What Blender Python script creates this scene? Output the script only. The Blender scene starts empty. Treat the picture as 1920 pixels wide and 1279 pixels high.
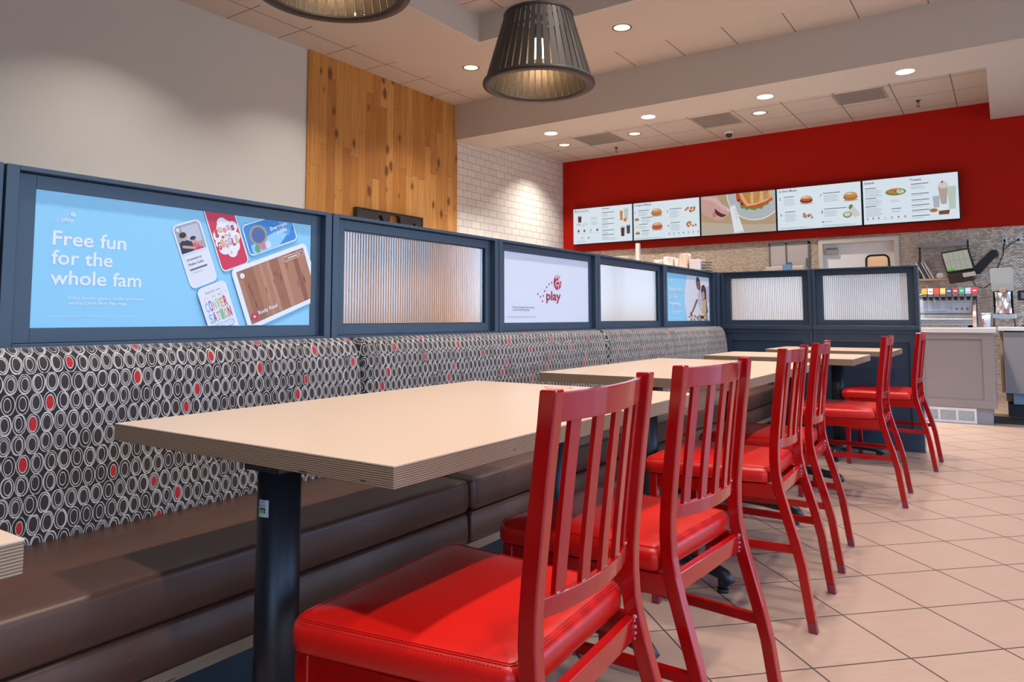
import bpy, bmesh, math, random
from mathutils import Vector, Matrix
from math import sin, cos, pi, radians, sqrt, floor

SC = bpy.context.scene
COL = SC.collection
random.seed(7)

# ------------------------------------------------------------------ camera
YAW, PITCH, ROLL = -0.59792, 0.07625, -0.002225
FPX, PPX, PPY = 1354.2, 962.9, 493.7
cam = bpy.data.cameras.new('camera'); cam_o = bpy.data.objects.new('camera', cam); COL.objects.link(cam_o)
_f = Vector((sin(YAW)*cos(PITCH), cos(YAW)*cos(PITCH), sin(PITCH)))
_r = Vector((cos(YAW), -sin(YAW), 0)); _u = _r.cross(_f)
_r2 = cos(ROLL)*_r + sin(ROLL)*_u; _u2 = -sin(ROLL)*_r + cos(ROLL)*_u
_m = Matrix((_r2, _u2, -_f)).transposed().to_4x4(); _m.translation = Vector((0, 0, 1.0))
cam_o.matrix_world = _m
cam.sensor_width = 36.0; cam.sensor_fit = 'HORIZONTAL'; cam.lens = FPX/1920*36
cam.shift_x = (960-PPX)/1920; cam.shift_y = (PPY-639.5)/1920
cam.clip_start = 0.02
cam.dof.use_dof = False
SC.camera = cam_o

# ------------------------------------------------------------------ world, exposure
SC.view_settings.view_transform = 'Standard'; SC.view_settings.look = 'None'
SC.view_settings.gamma = 1.0; SC.view_settings.use_curve_mapping = False
SC.view_settings.exposure = -0.12
SC.cycles.use_denoising = True
SC.cycles.max_bounces = 8; SC.cycles.diffuse_bounces = 4; SC.cycles.glossy_bounces = 4
SC.cycles.transmission_bounces = 6; SC.cycles.sample_clamp_indirect = 6.0
SC.cycles.caustics_reflective = False; SC.cycles.caustics_refractive = False
world = bpy.data.worlds.new('world'); SC.world = world; world.use_nodes = True
wn = world.node_tree; wn.nodes.clear()
wo = wn.nodes.new('ShaderNodeOutputWorld'); wb = wn.nodes.new('ShaderNodeBackground')
wt = wn.nodes.new('ShaderNodeTexCoord'); ws = wn.nodes.new('ShaderNodeSeparateXYZ')
wr = wn.nodes.new('ShaderNodeValToRGB'); wm = wn.nodes.new('ShaderNodeMapRange')
wn.links.new(wt.outputs['Generated'], ws.inputs[0]); wn.links.new(ws.outputs[2], wm.inputs[0])
wm.inputs[1].default_value = -1; wm.inputs[2].default_value = 1
wn.links.new(wm.outputs[0], wr.inputs[0]); wn.links.new(wr.outputs[0], wb.inputs[0]); wn.links.new(wb.outputs[0], wo.inputs[0])
el = wr.color_ramp.elements
el[0].position = 0.0; el[0].color = (.15, .17, .20, 1)
el[1].position = 1.0; el[1].color = (.32, .50, .95, 1)
e = el.new(.492); e.color = (.24, .29, .36, 1)
e = el.new(.51); e.color = (.48, .72, 1.0, 1)
e = el.new(.62); e.color = (.30, .56, 1.0, 1)
WORLD_STRENGTH = 6.5
wb.inputs[1].default_value = WORLD_STRENGTH

def link(o):
    COL.objects.link(o); return o

def daylight_portal(name, loc, rot, sx, sy):
    l = bpy.data.lights.new(name, 'AREA'); l.shape = 'RECTANGLE'; l.size = sx; l.size_y = sy
    l.cycles.is_portal = True
    o = link(bpy.data.objects.new(name, l)); o.location = loc; o.rotation_euler = rot
    return o
# the openings of the window walls to the right and behind the camera
RX, BY = 4.6, -3.4
WIN_R = [(-2.9, -0.7), (-0.4, 1.8), (2.1, 4.3), (4.6, 6.8), (7.1, 10.2)]
WIN_B = [(0.6, 2.6)]
WZ0, WZ1 = .12, 3.05
for a, b in WIN_R:
    daylight_portal('daylight', (RX+.12, (a+b)/2, (WZ0+WZ1)/2), (0, radians(90), 0), WZ1-WZ0, b-a)
for a, b in WIN_B:
    daylight_portal('daylight', ((a+b)/2, BY-.12, (WZ0+WZ1)/2), (radians(90), 0, 0), b-a, WZ1-WZ0)

# ------------------------------------------------------------------ node helpers and materials
class NT:
    def __init__(s, name):
        s.m = bpy.data.materials.new(name); s.m.use_nodes = True; s.t = s.m.node_tree; s.t.nodes.clear()
        s.out = s.t.nodes.new('ShaderNodeOutputMaterial'); s.b = s.t.nodes.new('ShaderNodeBsdfPrincipled')
        s.t.links.new(s.b.outputs[0], s.out.inputs[0])
    def n(s, ty, **k):
        x = s.t.nodes.new(ty)
        for a, v in k.items(): setattr(x, a, v)
        return x
    def l(s, a, b): s.t.links.new(a, b)
    def put(s, sock, v):
        if isinstance(v, bpy.types.NodeSocket): s.l(v, sock)
        elif isinstance(v, (tuple, list)):
            sock.default_value = tuple(v)+(1,) if len(v) == 3 and sock.type == 'RGBA' else v
        else: sock.default_value = v
    def math(s, op, a, b=None, c=None):
        x = s.n('ShaderNodeMath', operation=op); s.put(x.inputs[0], a)
        if b is not None: s.put(x.inputs[1], b)
        if c is not None: s.put(x.inputs[2], c)
        return x.outputs[0]
    def mix(s, f, a, b, bl='MIX'):
        x = s.n('ShaderNodeMix', data_type='RGBA', blend_type=bl)
        s.put(x.inputs[0], f); s.put(x.inputs[6], a); s.put(x.inputs[7], b); return x.outputs[2]
    def pos(s):
        g = s.n('ShaderNodeTexCoord'); q = s.n('ShaderNodeSeparateXYZ'); s.l(g.outputs['Object'], q.inputs[0])
        return g.outputs['Object'], q.outputs[0], q.outputs[1], q.outputs[2]
    def vec(s, x, y, z=0.0):
        v = s.n('ShaderNodeCombineXYZ'); s.put(v.inputs[0], x); s.put(v.inputs[1], y); s.put(v.inputs[2], z); return v.outputs[0]
    def noise(s, v, scale, detail=2.0, rough=.5):
        x = s.n('ShaderNodeTexNoise'); s.put(x.inputs['Vector'], v); x.inputs['Scale'].default_value = scale
        x.inputs['Detail'].default_value = detail; x.inputs['Roughness'].default_value = rough; return x.outputs[0]
    def white(s, v):
        x = s.n('ShaderNodeTexWhiteNoise', noise_dimensions='3D'); s.put(x.inputs['Vector'], v); return x.outputs[0], x.outputs[1]
    def ramp(s, f, stops):
        x = s.n('ShaderNodeValToRGB'); s.put(x.inputs[0], f); e = x.color_ramp.elements
        while len(e) < len(stops): e.new(.5)
        for i, (p, c) in enumerate(stops): e[i].position = p; e[i].color = (*c, 1)
        return x.outputs[0]
    def smooth(s, v, a, b):
        x = s.n('ShaderNodeMapRange', interpolation_type='SMOOTHSTEP'); s.put(x.inputs[0], v)
        x.inputs[1].default_value = a; x.inputs[2].default_value = b; return x.outputs[0]
    def bump(s, h, strength=.3, dist=.002):
        x = s.n('ShaderNodeBump'); s.put(x.inputs['Height'], h); x.inputs['Strength'].default_value = strength
        x.inputs['Distance'].default_value = dist; s.l(x.outputs[0], s.b.inputs['Normal'])
    def set(s, **k):
        for a, v in k.items(): s.put(s.b.inputs[a.replace('_', ' ')], v)
        return s.m

MATS = {}
def M(name, color, rough=.5, metal=0.0, **k):
    if name in MATS: return MATS[name]
    t = NT(name); p, _, _, _ = t.pos()
    n = t.noise(p, k.pop('nscale', 30), 3)
    var = k.pop('var', .06)
    c = t.mix(n, [x*(1-var) for x in color], [min(1, x*(1+var)) for x in color])
    b = k.pop('bump', 0)
    if b: t.bump(t.noise(p, k.pop('bscale', 400), 2), b, .001)
    else: k.pop('bscale', 0)
    t.set(Base_Color=c, Roughness=rough, Metallic=metal, **k)
    MATS[name] = t.m; return t.m
def EM(name, color, strength):
    if name in MATS: return MATS[name]
    t = NT(name); t.set(Base_Color=(0, 0, 0), Roughness=.4, Emission_Color=color, Emission_Strength=strength)
    MATS[name] = t.m; return t.m
def PR(name, color, rough=.55):      # flat printed ink
    return M('print_'+name, color, rough, var=.01)

def mk_floor():
    t = NT('floor_tile'); p, x, y, z = t.pos()
    th = .7842; s_ = .3187; ou, ov = -.7288, 2.9322
    dx = t.math('SUBTRACT', x, ou); dy = t.math('SUBTRACT', y, ov)
    a = t.math('DIVIDE', t.math('ADD', t.math('MULTIPLY', dx, cos(th)), t.math('MULTIPLY', dy, sin(th))), s_)
    b = t.math('DIVIDE', t.math('SUBTRACT', t.math('MULTIPLY', dy, cos(th)), t.math('MULTIPLY', dx, sin(th))), s_)
    fa = t.math('ABSOLUTE', t.math('SUBTRACT', t.math('FRACT', t.math('ADD', a, .5)), .5))
    fb = t.math('ABSOLUTE', t.math('SUBTRACT', t.math('FRACT', t.math('ADD', b, .5)), .5))
    d = t.math('MINIMUM', fa, fb)
    g = t.smooth(d, .0065, .0125)
    w, wc = t.white(t.vec(t.math('FLOOR', a), t.math('FLOOR', b), 3.0))
    streak = t.noise(t.vec(t.math('MULTIPLY', a, 3.0), t.math('MULTIPLY', b, 16.0), w), 1.0, 4, .6)
    cloud = t.noise(p, 6, 4)
    c1 = t.mix(streak, (.355, .232, .182), (.48, .33, .262))
    c2 = t.mix(t.math('MULTIPLY', cloud, .5), c1, (.40, .27, .21))
    c3 = t.mix(t.math('MULTIPLY', w, .28), c2, (.43, .30, .235))
    c = t.mix(g, (.055, .035, .028), c3)
    t.bump(t.math('ADD', g, t.math('MULTIPLY', streak, .05)), .5, .003)
    r = t.math('ADD', t.math('MULTIPLY', cloud, .12), .27)
    return t.set(Base_Color=c, Roughness=t.mix(g, (.8, .8, .8), t.vec(r, r, r)))
def mk_grid(name, base, ax, ox, px, oy, py, line=(.22, .19, .17), w=.012):
    t = NT(name); p, x, y, z = t.pos()
    def f(v, o, pit):
        q = t.math('DIVIDE', t.math('SUBTRACT', v, o), pit)
        return t.math('MULTIPLY', t.math('ABSOLUTE', t.math('SUBTRACT', t.math('FRACT', t.math('ADD', q, .5)), .5)), pit)
    d = t.math('MINIMUM', f(x, ox, px), f(y, oy, py))
    g = t.smooth(d, w*.45, w*.7)
    n = t.noise(p, 220, 3)
    c = t.mix(g, line, t.mix(n, [v*.95 for v in base], base))
    t.bump(t.math('ADD', g, t.math('MULTIPLY', n, .1)), .35, .004)
    return t.set(Base_Color=c, Roughness=.85)
def mk_wood_wall():
    t = NT('knotty_wood_planks'); p, x, y, z = t.pos()
    pw = .118
    i = t.math('FLOOR', t.math('DIVIDE', y, pw)); fy = t.math('FRACT', t.math('DIVIDE', y, pw))
    o, oc = t.white(t.vec(i, 1.0, 2.0))
    k = t.math('DIVIDE', t.math('ADD', z, t.math('MULTIPLY', o, 3.7)), 1.55)
    j = t.math('FLOOR', k); fz = t.math('FRACT', k)
    w, wc = t.white(t.vec(i, j, 5.0))
    gx = t.math('MINIMUM', t.smooth(fy, .0, .02), t.smooth(t.math('SUBTRACT', 1, fy), 0, .02))
    gz = t.math('MINIMUM', t.smooth(fz, 0, .002), t.smooth(t.math('SUBTRACT', 1, fz), 0, .002))
    g = t.math('MINIMUM', gx, gz)
    wob = t.noise(t.vec(t.math('MULTIPLY', y, 5.0), t.math('MULTIPLY', z, 1.6), w), 1.0, 3)
    grain = t.noise(t.vec(t.math('ADD', t.math('MULTIPLY', y, 85.0), t.math('MULTIPLY', wob, 9.0)), t.math('MULTIPLY', z, 2.2), t.math('MULTIPLY', w, 30)), 1.0, 4, .6)
    base = t.ramp(w, [(0, (.50, .205, .040)), (.35, (.61, .27, .060)), (.7, (.67, .32, .080)), (1, (.76, .40, .12))])
    c = t.mix(t.smooth(grain, .32, .72), t.mix(.42, base, (.20, .08, .025)), base)
    vo = t.n('ShaderNodeTexVoronoi'); t.l(t.vec(t.math('MULTIPLY', y, 7.0), t.math('MULTIPLY', z, 3.3), 0.0), vo.inputs['Vector']); vo.inputs['Scale'].default_value = 1.0
    sz, _c = t.white(vo.outputs['Position'])
    rad = t.math('MULTIPLY', t.math('MAXIMUM', t.math('SUBTRACT', sz, .10), 0.0), .26)
    kd = t.math('ADD', vo.outputs['Distance'], t.math('MULTIPLY', t.math('SUBTRACT', grain, .5), .14))
    kn = t.math('SUBTRACT', 1.0, t.smooth(t.math('SUBTRACT', kd, rad), -.03, .045))
    c = t.mix(t.math('MULTIPLY', kn, .85), c, (.055, .022, .008))
    halo = t.math('SUBTRACT', 1.0, t.smooth(t.math('SUBTRACT', kd, rad), .0, .16))
    c = t.mix(t.math('MULTIPLY', halo, .4), c, (.27, .105, .03))
    c = t.mix(g, (.06, .025, .01), c)
    t.bump(t.math('ADD', g, t.math('MULTIPLY', grain, .15)), .35, .003)
    return t.set(Base_Color=c, Roughness=.5)
def mk_brick(name, u, v, bw, bh, mort, c1, c2, cm, rough, metal=0.0, tilt=0.0, off=.5):
    t = NT(name); p, x, y, z = t.pos(); ax = {'x': x, 'y': y, 'z': z}
    V = t.math('DIVIDE', ax[v], bh); row = t.math('FLOOR', V); fv = t.math('FRACT', V)
    U = t.math('ADD', t.math('DIVIDE', ax[u], bw), t.math('MULTIPLY', row, off)); colm = t.math('FLOOR', U); fu = t.math('FRACT', U)
    du = t.math('MULTIPLY', t.math('MINIMUM', fu, t.math('SUBTRACT', 1, fu)), bw)
    dv = t.math('MULTIPLY', t.math('MINIMUM', fv, t.math('SUBTRACT', 1, fv)), bh)
    g = t.smooth(t.math('MINIMUM', du, dv), mort*.5, mort*.5+mort*.5)
    w, wc = t.white(t.vec(colm, row, 1.0))
    c = t.mix(g, cm, t.mix(w, c1, c2))
    t.put(t.b.inputs['Base Color'], c)
    r = t.math('ADD', rough, t.math('MULTIPLY', t.math('SUBTRACT', 1, g), .5))
    t.put(t.b.inputs['Roughness'], r); t.put(t.b.inputs['Metallic'], t.math('MULTIPLY', g, metal))
    if tilt:
        geo = t.n('ShaderNodeNewGeometry')
        sub = t.n('ShaderNodeVectorMath', operation='SUBTRACT'); t.l(wc, sub.inputs[0]); sub.inputs[1].default_value = (.5, .5, .5)
        sc = t.n('ShaderNodeVectorMath', operation='SCALE'); t.l(sub.outputs[0], sc.inputs[0]); sc.inputs['Scale'].default_value = tilt
        ad = t.n('ShaderNodeVectorMath', operation='ADD'); t.l(sc.outputs[0], ad.inputs[0]); t.l(geo.outputs['Normal'], ad.inputs[1])
        no = t.n('ShaderNodeVectorMath', operation='NORMALIZE'); t.l(ad.outputs[0], no.inputs[0])
        bp = t.n('ShaderNodeBump'); t.l(g, bp.inputs['Height']); bp.inputs['Strength'].default_value = .4; bp.inputs['Distance'].default_value = .002
        t.l(no.outputs[0], bp.inputs['Normal']); t.l(bp.outputs[0], t.b.inputs['Normal'])
    else:
        t.bump(g, .5, .003)
    return t.m
def mk_fabric():
    t = NT('oval_ring_fabric')
    uv = t.n('ShaderNodeUVMap'); s = t.n('ShaderNodeSeparateXYZ'); t.l(uv.outputs[0], s.inputs[0])
    u, v = s.outputs[0], s.outputs[1]
    PU, PV = .0305, .0480
    V0 = t.math('DIVIDE', v, PV)
    wave = t.noise(t.vec(t.math('MULTIPLY', u, 9.0), 0.0, 0.0), 1.0, 1)
    V = t.math('ADD', V0, t.math('MULTIPLY', t.math('SUBTRACT', wave, .5), .35))
    row = t.math('FLOOR', V); fv = t.math('SUBTRACT', t.math('FRACT', V), .5)
    ro, _ = t.white(t.vec(row, 9.0, 4.0))
    U = t.math('ADD', t.math('DIVIDE', u, PU), t.math('MULTIPLY', ro, 7.3))
    col = t.math('FLOOR', U); fu = t.math('SUBTRACT', t.math('FRACT', U), .5)
    w, wc = t.white(t.vec(col, row, 2.0)); w2, wc2 = t.white(t.vec(col, row, 8.0))
    cs = t.n('ShaderNodeSeparateColor'); t.l(wc, cs.inputs[0]); cs2 = t.n('ShaderNodeSeparateColor'); t.l(wc2, cs2.inputs[0])
    wob = t.noise(t.vec(t.math('MULTIPLY', u, 90.0), t.math('MULTIPLY', v, 70.0), 0.0), 1.0, 2)
    wobd = t.math('MULTIPLY', t.math('SUBTRACT', wob, .5), .11)
    def ell(ox, oy, rx, ry):
        a = t.math('DIVIDE', t.math('SUBTRACT', fu, ox), rx); b = t.math('DIVIDE', t.math('SUBTRACT', fv, oy), ry)
        return t.math('ADD', t.math('SQRT', t.math('ADD', t.math('MULTIPLY', a, a), t.math('MULTIPLY', b, b))), wobd)
    def ring(d, r, hw):
        return t.math('SUBTRACT', 1.0, t.smooth(t.math('ABSOLUTE', t.math('SUBTRACT', d, r)), hw*.65, hw))
    jx = t.math('MULTIPLY', t.math('SUBTRACT', cs.outputs[0], .5), .10); jy = t.math('MULTIPLY', t.math('SUBTRACT', cs.outputs[1], .5), .10)
    d1 = ell(0.0, 0.0, .50, .53)
    isz = t.math('ADD', .245, t.math('MULTIPLY', cs.outputs[2], .09))
    iszy = t.math('ADD', isz, .075)
    d2 = ell(jx, jy, isz, iszy)
    jx3 = t.math('MULTIPLY', jx, -.7)
    d3 = ell(jx3, jy, t.math('ADD', isz, .090), t.math('ADD', iszy, .075))
    r1 = ring(d1, .94, .055); r2 = ring(d2, 1.0, .092); r3 = ring(d3, 1.06, .060)
    line = t.math('MAXIMUM', r1, t.math('MAXIMUM', r2, t.math('MULTIPLY', r3, t.math('GREATER_THAN', cs2.outputs[0], .35))))
    inside = t.math('LESS_THAN', d2, .93)
    sel = t.math('MODULO', t.math('ADD', t.math('ADD', col, 1300.0), t.math('MULTIPLY', row, 5.0)), 13.0)
    red = t.math('MULTIPLY', inside, t.math('LESS_THAN', sel, .5))
    base = t.mix(inside, (.016, .009, .008), (.036, .019, .017))
    c = t.mix(red, base, (.50, .008, .012))
    thread = t.noise(t.vec(t.math('MULTIPLY', u, 1400.0), t.math('MULTIPLY', v, 1400.0), 0.0), 1.0, 1)
    c = t.mix(line, c, t.mix(thread, (.50, .45, .42), (.74, .68, .64)))
    c = t.mix(t.math('MULTIPLY', thread, .12), c, (.02, .015, .015))
    t.bump(t.math('ADD', t.math('MULTIPLY', line, .5), t.math('MULTIPLY', thread, .5)), .35, .0015)
    return t.set(Base_Color=c, Roughness=.85, Sheen_Weight=.15)
def mk_plywood():
    t = NT('plywood_edge'); p, x, y, z = t.pos()
    n = t.noise(t.vec(t.math('MULTIPLY', x, 5.0), t.math('MULTIPLY', y, 5.0), t.math('MULTIPLY', z, 60.0)), 1.0, 2)
    zz = t.math('ADD', t.math('MULTIPLY', z, 285.0), t.math('MULTIPLY', n, .8))
    f = t.math('ABSOLUTE', t.math('SUBTRACT', t.math('FRACT', zz), .5))
    g = t.noise(t.vec(t.math('MULTIPLY', x, 60.0), t.math('MULTIPLY', y, 60.0), t.math('MULTIPLY', z, 300.0)), 1.0, 3)
    c = t.mix(t.smooth(f, .12, .38), (.11, .055, .026), (.44, .295, .185))
    c = t.mix(t.math('MULTIPLY', g, .5), c, (.27, .16, .09))
    vo = t.n('ShaderNodeTexVoronoi'); t.l(t.vec(t.math('MULTIPLY', x, 7.0), t.math('MULTIPLY', y, 7.0), t.math('MULTIPLY', z, 40.0)), vo.inputs['Vector']); vo.inputs['Scale'].default_value = 1.0
    k = t.math('LESS_THAN', vo.outputs['Distance'], .10)
    c = t.mix(t.math('MULTIPLY', k, .8), c, (.04, .018, .01))
    return t.set(Base_Color=c, Roughness=.6)
def mk_tabletop():
    t = NT('table_laminate'); p, x, y, z = t.pos()
    wv = t.noise(t.vec(t.math('MULTIPLY', x, 160.0), t.math('MULTIPLY', y, 700.0), 0.0), 1.0, 2)
    wv2 = t.noise(t.vec(t.math('MULTIPLY', x, 9.0), t.math('MULTIPLY', y, 60.0), 0.0), 1.0, 4)
    c = t.mix(wv, (.62, .445, .325), (.78, .595, .455))
    c = t.mix(t.math('MULTIPLY', wv2, .25), c, (.62, .43, .29))
    t.bump(wv, .12, .0006)
    return t.set(Base_Color=c, Roughness=.36)
def mk_leather(name, c1, c2, rough):
    t = NT(name); p, x, y, z = t.pos()
    a = t.noise(p, 5, 4, .6)
    vo = t.n('ShaderNodeTexVoronoi', feature='DISTANCE_TO_EDGE'); t.l(p, vo.inputs['Vector']); vo.inputs['Scale'].default_value = 420
    scr = t.noise(t.vec(t.math('MULTIPLY', x, 40), t.math('MULTIPLY', y, 9), t.math('MULTIPLY', z, 60)), 1.0, 3)
    c = t.mix(a, c1, c2)
    c = t.mix(t.math('MULTIPLY', t.smooth(scr, .66, .76), .25), c, (.25, .22, .24))
    t.bump(t.math('ADD', vo.outputs['Distance'], t.math('MULTIPLY', a, 1.5)), .16, .0012)
    return t.set(Base_Color=c, Roughness=t.math('ADD', rough, t.math('MULTIPLY', a, .12)))
def mk_glass():
    t = NT('fluted_glass')
    rf = t.n('ShaderNodeBsdfRefraction'); rf.inputs['Color'].default_value = (.95, .96, .97, 1); rf.inputs['Roughness'].default_value = .30; rf.inputs['IOR'].default_value = 1.25
    tr = t.n('ShaderNodeBsdfTranslucent'); tr.inputs['Color'].default_value = (.90, .91, .93, 1)
    gl = t.n('ShaderNodeBsdfGlossy'); gl.inputs['Roughness'].default_value = .09
    m1 = t.n('ShaderNodeMixShader'); m1.inputs[0].default_value = .38; t.l(rf.outputs[0], m1.inputs[1]); t.l(tr.outputs[0], m1.inputs[2])
    fr = t.n('ShaderNodeFresnel'); fr.inputs['IOR'].default_value = 1.45
    m2 = t.n('ShaderNodeMixShader'); t.l(t.math('MULTIPLY_ADD', fr.outputs[0], .8, .14), m2.inputs[0]); t.l(m1.outputs[0], m2.inputs[1]); t.l(gl.outputs[0], m2.inputs[2])
    t.l(m2.outputs[0], t.out.inputs[0]); t.t.nodes.remove(t.b)
    return t.m
def mk_plain_wood(name, c1, c2, ax=0):
    t = NT(name); p, x, y, z = t.pos()
    n = t.noise(t.vec(t.math('MULTIPLY', x, 8 if ax == 0 else 60), t.math('MULTIPLY', y, 60), t.math('MULTIPLY', z, 60 if ax == 0 else 8)), 1.0, 3)
    return t.set(Base_Color=t.mix(n, c1, c2), Roughness=.5)

m_floor = mk_floor()
m_wall = M('wall_paint', (.64, .64, .61), .75, var=.02)
m_soffit = M('soffit_paint', (.60, .57, .53), .8, var=.02)
m_ceil = M('ceiling_paint', (.60, .545, .49), .85, var=.02)
CT = (.60, .545, .49)
m_ct_left = mk_grid('ceiling_tile_left', CT, 0, -5.865, 5, 3.525, .614)
m_ct_beam = mk_grid('ceiling_tile_beam', CT, 0, -3.485, .601, 9, 5)
m_ct_cove = mk_grid('ceiling_tile_cove', CT, 0, -4.247, .61, 5.74, .61)
m_ct_back = mk_grid('ceiling_tile_back', CT, 0, -5.866, .607, 9.28, .61)
m_wood = mk_wood_wall()
m_subway = mk_brick('white_subway_tile', 'y', 'z', .203, .104, .005, (.72, .70, .66), (.80, .78, .74), (.36, .33, .30), .18)
m_mosaic = mk_brick('metal_mosaic_tile', 'x', 'z', .036, .0195, .003, (.66, .53, .41), (1.0, .88, .76), (.20, .13, .09), .28, .5, .07)
m_redwall = M('red_wall_paint', (.44, .010, .004), .7, Specular_IOR_Level=.15, var=.04, nscale=3)
m_fabric = mk_fabric(); m_ply = mk_plywood(); m_top = mk_tabletop(); m_glass = mk_glass()
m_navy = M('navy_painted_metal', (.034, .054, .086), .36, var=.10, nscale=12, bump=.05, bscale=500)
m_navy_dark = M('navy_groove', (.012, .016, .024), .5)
m_leather = mk_leather('brown_leather', (.078, .033, .020), (.110, .048, .029), .32)
m_red = M('red_lacquer', (.36, .002, .002), .13, Specular_IOR_Level=.35, var=.05, nscale=20, Coat_Weight=.4, Coat_Roughness=.12)
m_redseat = M('red_vinyl', (.60, .007, .004), .33, var=.03, nscale=12, bump=.10, bscale=900)
m_weld = M('weld_residue', (.50, .20, .19), .5, var=.4, nscale=300)
m_redcap = M('red_foot_cap', (.22, .02, .035), .35)
m_black = M('black_powder_coat', (.012, .013, .017), .34, bump=.3, bscale=700)
m_rubber = M('black_rubber', (.01, .01, .011), .6)
m_bronze = M('dark_bronze', (.050, .040, .036), .5, .25, var=.2, nscale=60)
m_bronze_in = M('worn_bronze', (.17, .12, .075), .40, .6, var=.4, nscale=80)
m_white = M('white_plastic', (.72, .72, .72), .45, var=.02)
m_steel = M('stainless_steel', (.62, .60, .58), .28, 1.0, var=.06)
m_cab = M('grey_cabinet_paint', (.285, .245, .235), .5, var=.02)
m_count = M('white_worktop', (.72, .70, .68), .3, var=.02)
m_kick = M('grey_plinth', (.25, .26, .29), .6)
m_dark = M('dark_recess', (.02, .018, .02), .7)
m_charcoal = M('charcoal_sign_panel', (.035, .030, .032), .5)
m_gray = M('grey_plastic', (.30, .29, .28), .5)
m_vent = M('air_vent_grey', (.34, .31, .28), .7)
m_screenblack = M('screen_bezel', (.015, .018, .022), .3)

# ------------------------------------------------------------------ mesh helpers
def new(): return bmesh.new()
def quad(bm, pts, mi=0):
    f = bm.faces.new([bm.verts.new(p) for p in pts]); f.material_index = mi; return f
def box(bm, x0, x1, y0, y1, z0, z1, mi=0, mat=None):
    v = [Vector((x, y, z)) for z in (z0, z1) for y in (y0, y1) for x in (x0, x1)]
    if mat is not None: v = [mat @ p for p in v]
    v = [bm.verts.new(p) for p in v]
    for idx in ((0, 2, 3, 1), (4, 5, 7, 6), (0, 1, 5, 4), (2, 6, 7, 3), (0, 4, 6, 2), (1, 3, 7, 5)):
        f = bm.faces.new([v[i] for i in idx]); f.material_index = mi
    return bm
def prism(bm, prof, y0, y1, axis='y', mi=0):
    """extrude a 2-D profile; axis 'y': profile (x,z); 'x': profile (y,z); 'z': profile (x,y)"""
    def P(a, b, c): return {'y': (a, c, b), 'x': (c, a, b), 'z': (a, b, c)}[axis]
    A = [bm.verts.new(P(a, b, y0)) for a, b in prof]; B = [bm.verts.new(P(a, b, y1)) for a, b in prof]
    n = len(prof)
    for f in (bm.faces.new(A), bm.faces.new(B[::-1])): f.material_index = mi
    for i in range(n):
        f = bm.faces.new([A[i], A[(i+1) % n], B[(i+1) % n], B[i]][::-1]); f.material_index = mi
    return bm
def cyl(bm, p0, p1, r0, r1=None, seg=20, cap=True, mi=0):
    p0, p1 = Vector(p0), Vector(p1); r1 = r0 if r1 is None else r1
    d = (p1-p0).normalized(); a = d.orthogonal().normalized(); b = d.cross(a)
    R = []
    for p, r in ((p0, r0), (p1, r1)):
        R.append([bm.verts.new(p+(a*cos(2*pi*i/seg)+b*sin(2*pi*i/seg))*r) for i in range(seg)])
    for i in range(seg):
        f = bm.faces.new([R[0][i], R[0][(i+1) % seg], R[1][(i+1) % seg], R[1][i]]); f.smooth = True; f.material_index = mi
    if cap:
        for f in (bm.faces.new(R[0][::-1]), bm.faces.new(R[1])): f.material_index = mi
    return bm
def tube(bm, pts, r, seg=10, mi=0):
    pts = [Vector(p) for p in pts]; rings = []
    rr = r if isinstance(r, (list, tuple)) else [r]*len(pts)
    up = None
    for i, p in enumerate(pts):
        d = (pts[min(i+1, len(pts)-1)]-pts[max(i-1, 0)]).normalized()
        a = d.orthogonal().normalized() if up is None else (up-d*up.dot(d)).normalized()
        up = a; b = d.cross(a)
        rings.append([bm.verts.new(p+(a*cos(2*pi*k/seg)+b*sin(2*pi*k/seg))*rr[i]) for k in range(seg)])
    for i in range(len(rings)-1):
        for k in range(seg):
            f = bm.faces.new([rings[i][k], rings[i][(k+1) % seg], rings[i+1][(k+1) % seg], rings[i+1][k]]); f.smooth = True; f.material_index = mi
    for f in (bm.faces.new(rings[0][::-1]), bm.faces.new(rings[-1])): f.material_index = mi
    return bm
def lathe(bm, prof, c, seg=32, mi=0, close=False):
    rings = [[bm.verts.new((c[0]+r*cos(2*pi*k/seg), c[1]+r*sin(2*pi*k/seg), c[2]+z)) for k in range(seg)] for r, z in prof]
    n = len(rings)
    for i in range(n if close else n-1):
        a, b = rings[i], rings[(i+1) % n]
        for k in range(seg):
            f = bm.faces.new([a[k], a[(k+1) % seg], b[(k+1) % seg], b[k]]); f.smooth = True; f.material_index = mi
    if not close:
        for ring, (r, z) in ((rings[0], prof[0]), (rings[-1], prof[-1])):
            if r > 1e-5:
                f = bm.faces.new(ring); f.material_index = mi
    return bm
def obj(name, bm, mat, parent=None, bevel=0, smooth=False, seg=2):
    bmesh.ops.recalc_face_normals(bm, faces=bm.faces)
    me = bpy.data.meshes.new(name); bm.to_mesh(me); bm.free()
    for m in (mat if isinstance(mat, (list, tuple)) else [mat]): me.materials.append(m)
    if smooth:
        for p in me.polygons: p.use_smooth = True
    o = link(bpy.data.objects.new(name, me))
    if parent is not None: o.parent = parent
    if bevel:
        b = o.modifiers.new('bevel', 'BEVEL'); b.width = bevel; b.segments = seg; b.limit_method = 'ANGLE'; b.angle_limit = radians(35)
        b.harden_normals = False
    return o
def tag(o, label, cat, group=None):
    o['label'] = label; o['category'] = cat
    if group: o['group'] = group
    return o
def thing(name, label, cat, loc=(0, 0, 0), group=None):
    o = link(bpy.data.objects.new(name, None)); o.location = loc; o.empty_display_size = .1
    return tag(o, label, cat, group)
def struct(o): o['kind'] = 'structure'; return o
def copy_tree(root, parent=None):
    c = root.copy(); COL.objects.link(c); c.parent = parent
    for ch in list(root.children): copy_tree(ch, c)
    return c

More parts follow.
